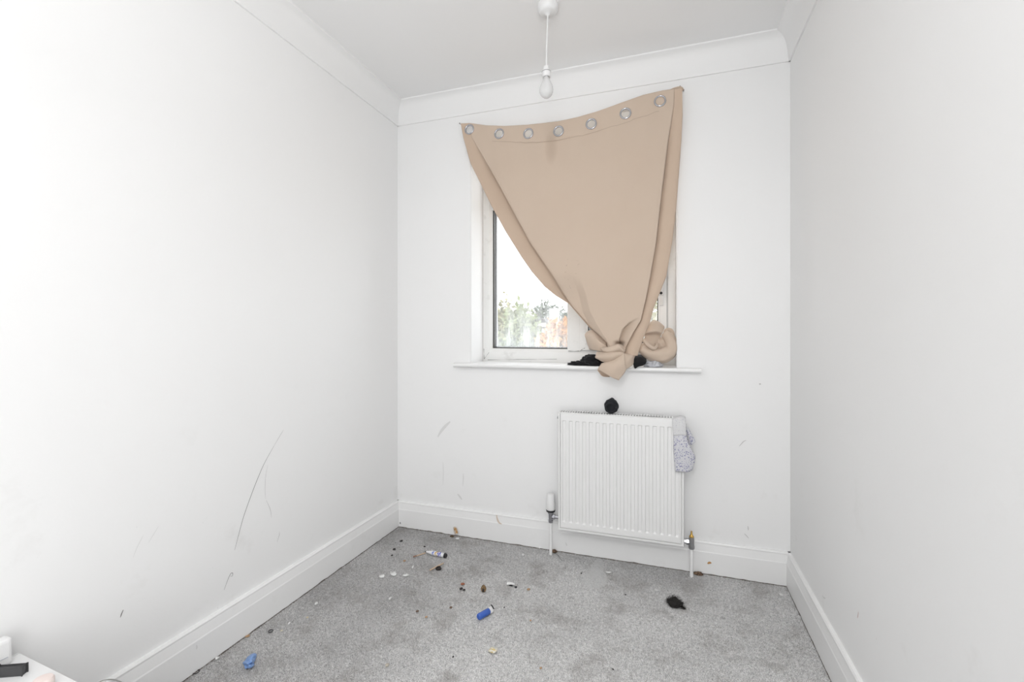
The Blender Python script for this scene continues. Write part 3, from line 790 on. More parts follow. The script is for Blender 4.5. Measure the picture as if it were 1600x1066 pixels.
# floral cloth over the radiator corner
def floral(nt, p, c):
    vo = N(nt, 'ShaderNodeTexVoronoi'); vo.inputs['Scale'].default_value = 165
    wn = N(nt, 'ShaderNodeTexNoise'); wn.inputs['Scale'].default_value = 160; nt.links.new(p, wn.inputs['Vector'])
    nt.links.new(mix(nt, .012, p, wn.outputs['Color'], 'ADD'), vo.inputs['Vector'])
    k = ramp(nt, vo.outputs['Distance'], [(.30, (1, 1, 1)), (.42, (0, 0, 0))])
    ch = N(nt, 'ShaderNodeSeparateColor'); nt.links.new(vo.outputs['Color'], ch.inputs[0])
    on = mth(nt, 'GREATER_THAN', ch.outputs[0], .2)
    dot = mix(nt, ch.outputs[1], (.10, .12, .30), (.34, .32, .52))
    return mix(nt, mth(nt, 'MULTIPLY', k, on), c, dot)
M_floral = mat('floral_cloth', (.7, .7, .72), .9, build=fabric_build((.72, .72, .75), (.66, .66, .70), 600, .1, 0, floral))
def faint_floral(nt, p, c):
    return mix(nt, mth(nt, 'MULTIPLY', ramp(nt, noise(nt, p, 210, 2), [(.58, (0, 0, 0)), (.66, (1, 1, 1))]), .45), c, (.42, .42, .50))
M_cuff = mat('floral_cuff', (.74, .74, .75), .9, build=fabric_build((.78, .78, .78), (.70, .70, .72), 140, .1, 0, faint_floral))
flo = empty('floral_garment', (rx1 - .02, FY, rz1 - .25)); tag(flo, 'small white garment with blue floral print hanging over the radiator corner', 'clothing')
def fp(x, y, d): return onY(x, y, FY - d)
def fpatch(name, rows, m, **k): return child(patch(name, [[fp(*p) for p in r] for r in rows], m, None, **k), flo)
fpatch('waistband', [
    [(1051, 652, -.040), (1058, 650.5, -.040), (1065, 650, -.040), (1071, 652, -.045)],
    [(1051, 656, .002), (1058, 654, .006), (1065, 653, .006), (1071, 655, -.002)],
    [(1051, 666, .006), (1058, 665, .011), (1065, 664, .012), (1072, 666, .006)],
    [(1052, 681, .007), (1058, 681, .012), (1065, 680, .013), (1072.5, 681, .008)]], M_cuff, thick=.003, wob=.0012)
fpatch('cloth_body', [
    [(1052, 676, .004), (1058, 677, .009), (1065, 677, .010), (1072, 678, .005)],
    [(1052.5, 690, .006), (1059, 690, .013), (1067, 690, .015), (1075, 691, .006)],
    [(1053, 705, .006), (1060, 706, .014), (1070, 704, .017), (1080, 702, .008)],
    [(1054, 722, .006), (1062, 722, .014), (1074, 720, .016), (1086.5, 714, .004)],
    [(1055.5, 737, .006), (1064, 737.5, .012), (1074, 737.5, .013), (1082, 734, .004)]], M_floral, thick=.004, wob=.0015)
fpatch('cloth_flap', [
    [(1071, 667, -.020), (1074, 668, -.018), (1077, 672, -.020)],
    [(1073, 678, -.018), (1077, 678, -.012), (1082, 682, -.018)],
    [(1075, 688, -.018), (1080, 686, -.010), (1086, 688, -.018)],
    [(1077.5, 696, -.018), (1082, 694, -.012), (1087, 690.5, -.018)]], M_floral, thick=.004, wob=.001)

# ================================================================== PENDANT LIGHT
q = onZ(856, 9, H); PX0, PY0 = q[0], q[1]
pen = empty('pendant_light', (PX0, PY0, H)); tag(pen, 'bare pearl bulb on a white flex hanging from a ceiling rose', 'pendant lamp')
child(lathe('ceiling_rose', (PX0, PY0, H), (PX0, PY0, H - .05), [(0, .041), (.016, .0405), (.018, .0395), (.026, .036), (.031, .028), (.033, .013), (.036, .010), (.040, .0045)], M_plastic, seg=40), pen)
dep = float(np.dot(np.array([PX0, PY0, 0]), _f)); zz = lambda py: CAMH + (CYP - py) / FPX * dep
bx = PX0 - .006
child(tube('flex', crom([(PX0, PY0, H - .036), (PX0 - .001, PY0, (H + zz(103)) / 2 + .06), (bx + .001, PY0, (H + zz(103)) / 2 - .05), (bx, PY0, zz(104))], 6), .0030, M_plastic, None, seg=10), pen)
z0 = zz(102.5)
child(lathe('lamp_holder', (bx, PY0, z0), (bx, PY0, z0 - .1), [(0, .006), (.003, .0105), (.012, .0125), (.019, .0135), (.0205, .0170), (.024, .0175), (.026, .0175), (.040, .0165), (.046, .0165), (.0465, .0130)], M_plastic, seg=28), pen)
rg = child(lathe('holder_ring', (bx, PY0, z0 - .0225), (bx, PY0, z0 - .03), [(0, .0172), (.0012, .0182), (.0026, .0182), (.003, .0172)], mat('grey_holder_ring', (.35, .34, .34), .5), seg=28), pen)  # plain grey ring round the lamp holder
M_bulbglass = mat('pearl_glass', (.92, .92, .92), .12, build=lambda nt, b: (setattr(b.inputs['Transmission Weight'], 'default_value', .45), setattr(b.inputs['IOR'], 'default_value', 1.2)))
bu = child(lathe('bulb', (bx, PY0, z0 - .044), (bx, PY0, z0 - .2), [(0, .0120), (.006, .0128), (.014, .0145), (.022, .0180), (.032, .0228), (.042, .0262), (.052, .0276), (.060, .0270), (.069, .0238), (.076, .0185), (.081, .0120), (.0835, .005), (.084, .001)], M_bulbglass, seg=36), pen)
cp = child(lathe('bulb_cap', (bx, PY0, z0 - .040), (bx, PY0, z0 - .06), [(0, .0128), (.008, .0130), (.010, .0125)], M_steel, seg=28), pen); cp['label'] = 'metal bayonet cap'

# ================================================================== UNIT IN THE NEAR LEFT CORNER
TZ = .346
ca = onZ(23, 1019, TZ); cb = onZ(114, 1064.6, TZ)
un = empty('low_white_unit', (ca[0], ca[1], 0)); tag(un, 'low white unit standing against the left wall near the camera', 'furniture')
ex = (cb - ca); ex[2] = 0; ex /= np.linalg.norm(ex); ey = np.array([0.0, -1.0, 0])
def unit_box(name, u0, u1, v0, v1, z0_, z1_, m, bev=.002):
    bm = bmesh.new(); bbox(bm, (0, 0, 0), (1, 1, 1), 0)
    for v in bm.verts:
        p = ca + ex * (u0 + (u1 - u0) * v.co.x) + ey * (v0 + (v1 - v0) * v.co.y); v.co = Vector((p[0], p[1], z0_ + (z1_ - z0_) * v.co.z))
    bmesh.ops.bevel(bm, geom=list(bm.edges), offset=bev, segments=2, affect='EDGES')
    return child(bm_obj(name, bm, m), un)
u_off = max(0.0, (XL + .020 - ca[0]) / ex[0])
unit_box('top_board', u_off, .42, 0, .80, TZ - .018, TZ, M_plastic)
unit_box('carcass', u_off + .004, .40, .012, .79, .04, TZ - .018, M_plastic)
unit_box('plinth', u_off + .012, .37, .03, .77, 0, .04, M_plastic)
for k in range(2): 
    dr = unit_box('drawer_front', .400, .414, .02 + .385 * k, .395 + .385 * k, .06, TZ - .03, M_plastic)
M_dgrey = mat('dark_grey_plastic', (.055, .055, .057), .5)
def upt(px, py, z): return onZ(px, py, z)
a0, a1 = upt(38, 1048, TZ + .008), upt(-25, 1053, TZ + .008)
dv = (a1 - a0) / np.linalg.norm(a1 - a0)
rm = empty('remote_control', (a0[0], a0[1], TZ)); tag(rm, 'slim dark grey handset lying on the low white unit', 'handset')
def barbox(name, a, b, wid, z0_, z1_, m, par, bev=.002):
    d = (np.array(b) - np.array(a)); d[2] = 0; L = np.linalg.norm(d); d /= L; s = np.array([-d[1], d[0], 0]); bm = bmesh.new(); bbox(bm, (0, 0, 0), (1, 1, 1))
    for v in bm.verts:
        p = np.array(a) + d * L * v.co.x + s * wid * (v.co.y - .5); v.co = Vector((p[0], p[1], z0_ + (z1_ - z0_) * v.co.z))
    bmesh.ops.bevel(bm, geom=list(bm.edges), offset=bev, segments=2, affect='EDGES'); o = bm_obj(name, bm, m); return child(o, par) if par else o
barbox('body', a0, a1, .012, TZ, TZ + .019, M_dgrey, rm)
barbox('raised_end', a0 + dv * .052, a0 + dv * .074, .010, TZ + .019, TZ + .022, M_black, rm, .001)
M_pink = mat('pale_pink', (.88, .76, .72), .45)
pb = upt(67, 1068, TZ + .012)
tag(lathe('pink_pot', (pb[0], pb[1], TZ), (pb[0], pb[1], TZ + .05), [(0, .012), (.001, .016), (.008, .0185), (.018, .0185), (.022, .016), (.024, .008)], M_pink, seg=28), 'small pale pink round item on the low white unit', 'pot')
wb = onX(-6, 1030, XL + .035)
wbx = empty('white_box', (XL + .04, wb[1], TZ)); tag(wbx, 'upright white item beside the wall at the far left edge', 'box')
wy = onX(13, 1025, XL + .03)[1]; 
child(boxes('body', [((XL + .022, wy - .14, TZ), (XL + .050, wy, TZ + .062))], M_plastic, None, .008, 3), wbx)
child(boxes('lid_seam', [((XL + .0495, wy - .13, TZ + .02), (XL + .0515, wy - .01, TZ + .022))], M_greycloth), wbx)
# loop of cable by the skirting
cl = onX(172, 1075, XL + .05); 
pts = []
for k in range(41):
    a = 2 * math.pi * k / 40
    pts.append(onX(172 + 24 * math.cos(a), 1076 - 14 * math.sin(a), XL + .028 + .006 * math.sin(a * 1)))
tag(tube('cable_loop', pts, .0016, mat('pale_grey_cable', (.50, .50, .48), .5), None, seg=8), 'thin pale grey cable loop against the left skirting', 'cable')

# ================================================================== LITTER ON THE CARPET
CZ0 = .0035
def fl(px, py, z=CZ0): return onZ(px, py, z)
def ppm(px, py): return FPX / float(np.dot(fl(px, py), _f))       # pixels per metre there
# marker pen
a, b = fl(664.6, 862.0, .012), fl(697.4, 868.8, .012); d = (b - a) / np.linalg.norm(b - a); L = float(np.linalg.norm(b - a))
def pen_build(nt, bs):
    tc = N(nt, 'ShaderNodeTexCoord'); sep = N(nt, 'ShaderNodeSeparateXYZ'); nt.links.new(tc.outputs['Generated'], sep.inputs[0])
    st = ramp(nt, sep.outputs[0], [(.0, (.86, .86, .87)), (.34, (.86, .86, .87)), (.36, (.20, .26, .66)), (.44, (.22, .28, .70)), (.45, (.80, .80, .84)), (.50, (.80, .8, .84)), (.52, (.70, .42, .06)), (.64, (.55, .35, .12)), (.66, (.08, .10, .55)), (.82, (.10, .14, .60)), (.83, (.86, .86, .87))])
    r = N(nt, 'ShaderNodeValToRGB'); 
    blotch = ramp(nt, noise(nt, pos(nt), 160, 2), [(.44, (0, 0, 0)), (.52, (1, 1, 1))])
    nt.links.new(mix(nt, blotch, (.86, .86, .87), st), bs.inputs['Base Color'])
mk = empty('marker_pen', tuple(a)); mk.location.z = 0; tag(mk, 'white marker pen with blue printed label lying near the back skirting', 'marker pen')
child(lathe('barrel', a + d * .006, b, [(0, .004), (.010, .0055), (.030, .0100), (.036, .0106), (L - .016, .0106)], mat('pen_barrel', (.86, .86, .87), .3, build=pen_build), seg=24), mk)
child(lathe('tip', a, b, [(0, .0025), (.002, .0034), (.007, .0040)], M_black, seg=12), mk)
child(lathe('end_cap', a + d * (L - .011), b, [(0, .0112), (.009, .0112), (.011, .0095)], M_black, seg=24), mk)
# wooden sticks
M_wood = mat('pale_wood', (.74, .55, .38), .7); M_wtip = mat('burnt_wood', (.32, .15, .09), .8)
for (p, q2, lab, burnt) in (((646, 870.2), (664.5, 864.2), 'thin wooden stick with a reddish end touching the marker pen tip', True), ((671.5, 891.2), (693, 880.2), 'thin wooden stick lying beside the black cap', False)):
    A, B = fl(*p, .008), fl(*q2, .008); e = empty('wooden_stick', (A[0], A[1], 0)); tag(e, lab, 'stick', 'wooden sticks on the carpet')
    child(tube('shaft', [A + (B - A) * k / 6 for k in range(7)], .0032, M_wood, None, 6, flat=.7), e)
    if burnt: child(tube('stained_end', [A - (B - A) * .01, A + (B - A) * .12, A + (B - A) * .25], .0035, M_wtip, None, 6, flat=.7), e)
cq = fl(685.2, 889, .005)
tag(lathe('bottle_cap', (cq[0], cq[1], .003), (cq[0], cq[1], .02), [(0, .0125), (.002, .0135), (.007, .0132), (.009, .011), (.0088, .009), (.005, .008)], mat('dark_brown_cap', (.022, .016, .014), .6), seg=28), 'small round black cap next to a wooden stick', 'cap')
wq = [fl(687, 888, .008), fl(691, 886, .014), fl(694, 883.5, .010), fl(692, 881, .008)]
tag(tube('wire_scrap', crom(wq, 5), .0009, M_steel, None, 6), 'bent bit of thin wire beside the black cap', 'wire')
# coin, nut shell
cq = fl(723, 912.5, .005)
tag(lathe('copper_coin', (cq[0], cq[1], .004), (cq[0], cq[1], .006), [(0, .0085), (.0003, .0090), (.0014, .0090), (.0017, .0085)], mat('copper', (.36, .13, .07), .4, .6), seg=28), 'small copper coloured coin on the carpet', 'coin')
nq = fl(755.5, 926, 0)
nut = empty('nut_shell', (nq[0], nq[1], 0)); tag(nut, 'split brown nut shell standing upright on the carpet', 'nut shell')
def shell():
    bm = bmesh.new(); bmesh.ops.create_uvsphere(bm, u_segments=20, v_segments=14, radius=1)
    for v in bm.verts:
        n = v.co.copy(); r = 1 - .45 * max(0, n.z) ** 2
        k = 1 + mnoise.noise(n * 4) * .1
        dx = n.x * .0120 * r * k; dy = n.y * .010 * r * k
        if n.y < -.2 and abs(n.x - .1) < .35: dy += .005
        v.co = Vector((nq[0] + dx, nq[1] + dy, .017 + n.z * .0155))
    return bm
M_shell = mat('brown_shell', (.22, .13, .06), .6, build=lambda nt, b: nt.links.new(ramp(nt, noise(nt, pos(nt), 220, 4), [(.38, (.07, .045, .02)), (.6, (.34, .21, .10))]), b.inputs['Base Color']))
child(bm_obj('shell', shell(), M_shell, None, True), nut)
child(crumple('dark_core', (nq[0] + .002, nq[1] - .007, .008), (.0035, .003, .008), M_black, None, 2, .3, 2, 2), nut)
# lighter
a, b = fl(748.5, 964, .015), fl(770, 951.6, .015); d = (b - a) / np.linalg.norm(b - a); L = float(np.linalg.norm(b - a))
M_blue = mat('blue_plastic', (.045, .13, .52), .25)
lg = empty('lighter', (a[0], a[1], 0)); tag(lg, 'blue disposable lighter with white collar lying on the carpet', 'lighter')
child(lathe('body', a - d * .004, b, [(0, .009), (.002, .0110), (.006, .0118), (L * .76, .0118), (L * .77, .0112)], M_blue, seg=24), lg)
child(lathe('collar', a + d * (L * .74 - .004), b, [(0, .0116), (.002, .0120), (L * .23, .0118), (L * .25, .0105)], M_plastic, seg=24), lg)
hk = [b + np.array([0, 0, .006]), fl(771.3, 951.5, .028), fl(769.5, 948, .032), fl(767.2, 945.2, .034)]
child(tube('spark_guard', crom(hk, 5), .0024, mat('dark_metal', (.05, .05, .05), .4, .7), None, 8, flat=.5), lg)
# pale chip, paper with ash
def chip(name, px, py, wpx, hpx, m, lab, cat, seed=1, zt_=.004, grp=None, tilt=0.0):
    c = fl(px, py, .003); s = ppm(px, py); rnd = random.Random(seed)
    hx_ = wpx * 1.2 / s / 2; hy_ = hpx * 1.1 / s / 2 * (np.linalg.norm([c[0], c[1], CAMH]) / CAMH)
    n = 9; ring = []
    for k in range(n):
        a_ = 2 * math.pi * k / n; r = rnd.uniform(.72, 1.08)
        p = c + _r * math.cos(a_) * hx_ * r + _f * math.sin(a_) * hy_ * r
        ring.append((p[0], p[1], .004 + rnd.uniform(.0015, zt_ + .002)))
    cz = .007 + zt_ * .8
    vs = ring + [(x, y, z - .0015) for x, y, z in ring] + [(c[0], c[1], cz), (c[0], c[1], cz - .002)]
    fs = []
    for k in range(n):
        j = (k + 1) % n; fs += [(k, j, 2 * n), (n + j, n + k, 2 * n + 1), (k, n + k, n + j, j)]
    o = pd(name, vs, fs, m); tag(o, lab, cat, grp); return o
M_cream = mat('cream_chip', (.72, .66, .46), .5, build=lambda nt, b: nt.links.new(ramp(nt, noise(nt, pos(nt), 90, 3), [(.42, (.62, .48, .20)), (.55, (.80, .78, .70))]), b.inputs['Base Color']))
M_paper = mat('white_paper', (.84, .84, .83), .8)
chip('shell_chip', 771, 1018.2, 13.5, 7, M_cream, 'pale yellow white chip in the middle foreground of the carpet', 'chip', 3, .008)
pp = empty('cigarette_paper', (*fl(799, 913)[:2], 0)); tag(pp, 'torn white paper stub with black ash on the carpet', 'paper scrap')
A, B = fl(792.5, 912, .009), fl(804.5, 913.5, .009)
child(tube('paper', crom([A, (A + B) / 2 + np.array([0, 0, .003]), B], 4), list(np.linspace(.0095, .0050, 9)), M_paper, None, 10, flat=.7, wob=.3), pp)
for (x, y, s_, sd) in ((797.5, 916, .006, 1), (800, 917, .004, 2), (792.6, 911.5, .0025, 3), (806, 919.3, .0058, 4)):
    c = fl(x, y, 0); child(crumple('ash', (c[0], c[1], .003), (s_, s_, s_ * .6), M_black, None, 2, .35, 2, sd), pp)
# small crumbs: each its own thing
M_brown = mat('brown_crumb', (.16, .11, .08), .9); M_dark = mat('dark_crumb', (.035, .03, .03), .9); M_tan = mat('tan_crumb', (.50, .32, .18), .8)
def crumb(px, py, sz, m, lab, seed, flatk=.5, grp='crumbs on the carpet'):
    c = fl(px, py, 0); s = sz / ppm(px, py) / 2
    return tag(crumple('crumb', (c[0], c[1], .0035), (s, s * 1.2, s * flatk), m, None, 2, .35, 2.0, seed), lab, 'crumb', grp)
crumb(720.5, 922, 5, M_dark, 'larger dark crumb just below the copper coin', 11); crumb(725, 923.8, 4, M_dark, 'smaller dark crumb just below the copper coin', 12)
crumb(704.5, 951.3, 4.5, M_brown, 'brown grey crumb left of the blue lighter', 13)
crumb(826, 922.8, 5, M_tan, 'orange tan crumb right of the paper stub', 14, .35); crumb(829, 971.5, 3, M_tan, 'tiny reddish crumb right of the blue lighter', 15)
crumb(652, 957, 4.5, M_brown, 'flat brown crumb on the open carpet below the wooden sticks', 16, .3); crumb(788, 951, 2.2, M_dark, 'tiny black speck right of the lighter collar', 17)
crumb(627, 847, 4, M_dark, 'dark crumb on the carpet near the left back corner', 18); crumb(616, 860, 4.5, M_dark, 'dark crumb left of the reddish wooden stick', 19); crumb(612.5, 869.3, 3, M_dark, 'small dark crumb below the one left of the stick', 20)
crumb(663.5, 855.5, 3, M_dark, 'tiny dark crumb just behind the marker pen tip', 21); crumb(632, 878, 4, M_tan, 'orange crumb below the reddish stick end', 22, .35)
crumb(908.5, 897.5, 2.6, M_dark, 'tiny black speck left of the pale carpet patch', 23); crumb(977.3, 930.8, 2.4, M_dark, 'tiny black speck in front of the radiator', 24); crumb(957.8, 1048, 2.6, M_dark, 'tiny black speck at the bottom centre of the carpet', 25)
crumb(708, 1028.5, 3, M_dark, 'tiny dark speck left of the cream chip', 26); crumb(845, 1046, 4, M_tan, 'tiny orange crumb at the bottom right of the cream chip', 27, .3); crumb(666, 966, 4, M_tan, 'tan crumb left of the blue lighter', 28, .3)
crumb(387, 996, 6, M_tan, 'orange brown crumb beside the left skirting', 29, .3); crumb(440, 987.5, 3.4, M_cream, 'pale crumb right of the black ring', 30); crumb(605, 1042, 6, mat('beige_crumb', (.52, .47, .40), .8), 'beige crumb low on the open carpet', 31)
crumb(480, 967, 3.4, M_cream, 'pale crumb far right of the black ring', 32)
# white paper scraps
for i, (x, y, w_, h_, lab) in enumerate([(614.5, 898, 10, 5, 'pointed white paper scrap on the left of the carpet'), (597, 901.5, 8, 4, 'faint white paper flake beside the pointed scrap'), (634, 900, 10, 3, 'thin white paper sliver right of the pointed scrap'),
        (645, 887.2, 3, 4, 'tiny white flake above the pointed scrap'), (610, 936.2, 3, 5, 'tiny upright white flake on the left carpet'), (339.5, 1029.5, 6, 4, 'white paint flake at the left skirting foot'), (1220, 930.5, 5, 3, 'white paint flake in the right back corner'),
        (1025, 923.3, 6, 4, 'white flake left of the black hair clump'), (817, 867.8, 4, 3, 'white flake on the carpet left of the radiator pipe'), (715, 842.5, 6, 2.5, 'white flake in front of the brown peel'), (843.5, 857, 4, 3, 'white paint flake left of the radiator pipe foot'), (951, 895.5, 8, 2, 'thin white sliver beside the pale carpet patch'), (494, 944, 4, 3, 'small white flake midway along the left skirting'), (452, 975.5, 2.8, 2.4, 'tiny white flake above the black ring'), (782, 845, 5, 2.5, 'white paint flake at the back skirting foot')]):
    chip('paper_scrap', x, y, w_, h_, M_paper, lab, 'paper scrap', 40 + i, .003, 'white scraps on the carpet')
# rings
def ring(px, py, rpx, lab, r=.0014):
    c = fl(px, py, .006); R = rpx / ppm(px, py)
    pts_ = [c + np.array([math.cos(a_) * R, math.sin(a_) * R * 1.0, 0]) for a_ in np.linspace(0, 2 * math.pi, 25)]
    tag(tube('black_ring', pts_, r, M_black, None, 6), lab, 'ring', 'black rings on the carpet')
ring(423, 986.2, 3.3, 'small black ring on open carpet near the left skirting'); ring(306.5, 1050, 4.2, 'small black ring tight against the left skirting', .0011)
# black hair clump
hq = fl(1055, 947, 0)
hc = empty('hair_clump', (hq[0], hq[1], 0)); tag(hc, 'fuzzy black clump of hair on the carpet near the right corner', 'hair')
M_hair = mat('black_hair', (.012, .010, .009), .7)
child(crumple('clump', (hq[0], hq[1], .003), (.028, .022, .016), M_hair, None, 4, .3, 2.2, 4), hc)
def strands():
    bm = bmesh.new(); rnd = random.Random(3)
    for k in range(420):
        a_ = rnd.uniform(0, 2 * math.pi); e_ = rnd.uniform(0, 1.3)
        d0 = Vector((math.cos(a_) * math.cos(e_), math.sin(a_) * math.cos(e_), math.sin(e_)))
        p = Vector((hq[0] + d0.x * .025, hq[1] + d0.y * .019, .005 + d0.z * .018))
        t_ = Vector((-d0.y, d0.x, rnd.uniform(-.3, .3))) * rnd.choice((-1, 1)) + d0 * .5; prev = None
        for i in range(6):
            s_ = Vector((rnd.uniform(-1, 1), rnd.uniform(-1, 1), rnd.uniform(-1, 1))) * .4
            w0 = bm.verts.new(p); w1 = bm.verts.new(p + Vector((.0004, .0003, .0004)))
            if prev: bm.faces.new((prev[0], prev[1], w1, w0))
            prev = (w0, w1); t_ = (t_ + s_).normalized(); p = p + t_ * .004; p.z = max(p.z, .004)
    for k in range(60):
        p = Vector((hq[0] + .024 + rnd.uniform(-.004, .004), hq[1] - .008 + rnd.uniform(-.006, .006), .006)); prev = None; t_ = Vector((.7, -.8, 0))
        for i in range(6):
            w0 = bm.verts.new(p); w1 = bm.verts.new(p + Vector((.0004, .0003, .0004)))
            if prev: bm.faces.new((prev[0], prev[1], w1, w0))
            prev = (w0, w1); t_ = (t_ + Vector((rnd.uniform(-1, 1), rnd.uniform(-1, 1), rnd.uniform(-.2, .2))) * .35).normalized(); p = p + t_ * .0035; p.z = max(.004, p.z)
    me = bpy.data.meshes.new('strands'); bm.to_mesh(me); bm.free(); return link('strands', me, M_hair)
so_ = child(strands(), hc); so_['kind'] = 'stuff'
# blue glove scrap
M_glove = mat('blue_nitrile', (.24, .40, .74), .45)
def gp(x, y, z): return onZ(360 + x * .0563, 1000 + y * .0563, z)
gl = patch('blue_glove_scrap', [[gp(*p) for p in r] for r in [
    [(600, 390, .006), (650, 365, .012), (715, 385, .010), (720, 410, .005)],
    [(510, 440, .006), (590, 450, .022), (660, 440, .020), (715, 470, .005)],
    [(440, 520, .006), (540, 530, .028), (630, 520, .016), (690, 540, .006)],
    [(390, 600, .008), (500, 600, .020), (580, 590, .032), (660, 620, .008)],
    [(335, 650, .006), (470, 660, .030), (560, 670, .016), (680, 680, .008)],
    [(400, 720, .006), (480, 720, .012), (560, 720, .026), (665, 700, .010)],
    [(410, 800, .005), (480, 800, .010), (540, 790, .010), (620, 750, .006)]]], M_glove, None, 5, .0012, .003, 70)
tag(gl, 'crumpled bright blue plastic glove scrap in the left foreground', 'glove')
# brown peel leaning on the skirting, debris at the pipe feet
M_peel = mat('orange_brown_peel', (.6, .4, .2), .6, build=lambda nt, b: nt.links.new(ramp(nt, noise(nt, pos(nt), 110, 3), [(.42, (.46, .24, .07)), (.56, (.78, .70, .60))]), b.inputs['Base Color']))
pq = fl(711, 834.5, 0); py0 = D - .020
e = empty('dried_peel', (pq[0], py0, 0)); tag(e, 'orange brown dried peel leaning on the back skirting', 'peel')
def pl(x, y, d): return onY(x, y, py0 - d)
child(patch('peel', [[pl(708.5, 824, .002), pl(711.5, 823.5, .004), pl(713.5, 826, .003)], [pl(709, 828, .004), pl(712, 828, .009), pl(714.5, 829, .005)], [pl(710, 832, .006), pl(713, 832, .012), pl(715.5, 832.5, .008)], [pl(711, 835, .008), pl(713.5, 835.5, .013), pl(715.3, 834.5, .010)]], M_peel, None, 5, .0016, .001), e)
child(crumple('peel_base', (pq[0] + .002, py0 - .016, .002), (.012, .007, .004), mat('dark_peel', (.10, .06, .03), .8), None, 3, .3, 2, 6), e)
M_rust = mat('rusty_debris', (.13, .075, .05), .9, build=lambda nt, b: nt.links.new(ramp(nt, noise(nt, pos(nt), 130, 3), [(.4, (.05, .03, .025)), (.6, (.24, .16, .10))]), b.inputs['Base Color']))
for (x, y, w_, sd, lab) in ((867, 861, .016, 2, 'dark brown debris at the foot of the left radiator pipe'), (1091, 897.5, .019, 5, 'brown debris at the foot of the right radiator pipe')):
    c = fl(x, y, 0); tag(crumple('debris_lump', (c[0], min(c[1], D - .034), .002), (w_, .010, .009), M_rust, None, 3, .4, 2.4, sd), lab, 'debris')
# loose hair strand by the pipe
hs = [fl(866, 864, .006), fl(871, 867, .007), fl(874, 871, .008), fl(878, 877, .006)]
tag(tube('hair_strand', crom(hs, 5), .0007, M_dark, None, 5), 'single dark hair strand below the left radiator pipe', 'hair')

# ================================================================== MARKS ON WALLS AND SKIRTING (children of the setting)
def decal(parent, kind, name, pts, wid, m):
    """thin painted-on mark that follows a wall: kind 'L','R' or 'B' with the plane position"""
    side, plane = kind
    P = [np.array(onX(x, y, plane) if side in 'LR' else onY(x, y, plane)) for x, y in pts]
    if len(P) > 2: P = crom(P, 5)
    nrm = {'L': np.array([1, 0, 0]), 'R': np.array([-1, 0, 0]), 'B': np.array([0, -1, 0])}[side] * .0004
    vs, fs = [], []; n = len(P)
    for i, p in enumerate(P):
        d_ = P[min(i + 1, n - 1)] - P[max(i - 1, 0)]; d_ = d_ / (np.linalg.norm(d_) + 1e-9)
        s_ = np.cross(d_, nrm); s_ /= np.linalg.norm(s_) + 1e-9
        ww = wid * (.35 + .65 * math.sin(math.pi * (i + .5) / n))
        vs += [p + nrm + s_ * ww / 2, p + nrm - s_ * ww / 2]
    for i in range(n - 1): fs.append((2 * i, 2 * i + 1, 2 * i + 3, 2 * i + 2))
    o = pd(name, vs, fs, m); o.parent = parent; return o
M_scr = mat('pencil_scratch', (.24, .235, .23), .8); M_scr2 = mat('faint_scratch', (.62, .615, .61), .8); M_smear = mat('grey_smear', (.79, .79, .785), .7); M_orange = mat('orange_stain', (.55, .30, .12), .7); M_red = mat('red_mark', (.5, .28, .25), .8)
Lp, Bp, Rp = ('L', XL), ('B', D), ('R', XR)
o = decal(wall_l, Lp, 'scratch_mark', [(428, 697), (414, 722), (405, 742), (395, 767), (381, 806), (373, 835), (366.5, 860)], .0022, M_scr); o['label'] = 'long curved dark scratch'
decal(wall_l, Lp, 'scratch_mark', [(443, 672), (438, 680), (428, 697)], .0022, M_scr2)
decal(wall_l, Lp, 'scratch_mark', [(418, 727), (415, 745), (414, 765), (415, 780)], .0016, M_scr2)
decal(wall_l, Lp, 'scratch_mark', [(416, 782), (421, 793), (423, 800), (424, 809)], .0020, M_scr2)
decal(wall_l, Lp, 'scratch_mark', [(437, 831), (436, 837), (433, 847)], .0022, M_scr2)
decal(wall_l, Lp, 'scratch_mark', [(350, 922), (354, 911), (358, 901), (361, 896), (363.5, 896), (363, 900), (360, 901)], .0019, M_scr)
decal(wall_l, Lp, 'scratch_mark', [(224, 836), (219, 846), (213, 858), (208, 871)], .0018, M_smear)
decal(wall_l, Lp, 'scratch_mark', [(192.5, 953), (190, 959), (188, 965)], .0032, M_scr)
decal(wall_l, Lp, 'scratch_mark', [(248, 822), (240, 835), (232, 848)], .0018, M_smear)
decal(wall_b, Bp, 'scuff_mark', [(684, 683), (690, 673), (697, 665), (703.5, 659)], .016, M_smear)
decal(wall_b, Bp, 'scratch_mark', [(1155, 697.5), (1159, 693), (1162, 690), (1166, 688)], .0034, M_scr2)
decal(wall_b, Bp, 'scratch_mark', [(1163, 834), (1166, 837), (1170, 841.5)], .0030, M_scr2)
decal(wall_b, Bp, 'scratch_mark', [(1168.5, 822), (1169, 826), (1169, 829)], .0030, M_scr2)
decal(wall_b, Bp, 'scuff_mark', [(1186, 600), (1187.5, 600.3), (1189, 600)], .0060, M_scr2)
decal(wall_b, Bp, 'scuff_mark', [(692, 722), (693, 738), (692, 758)], .0034, M_smear)
decal(wall_b, Bp, 'scuff_mark', [(724, 740), (724, 748), (723, 760)], .0050, M_smear)
decal(wall_b, Bp, 'scuff_mark', [(715, 772), (719, 777), (722, 781)], .0100, M_smear)
decal(wall_r, Rp, 'scratch_mark', [(1341.5, 956), (1341, 961), (1340, 966)], .0026, M_red)
decal(wall_r, Rp, 'scuff_mark', [(1285, 930), (1287, 934), (1290, 935)], .0060, M_smear)
SBp = ('B', D - .0185)
decal(bb, SBp, 'stain_mark', [(776, 805), (777, 811), (780, 817), (784, 819)], .0090, mat('pale_orange_stain', (.74, .64, .54), .7))
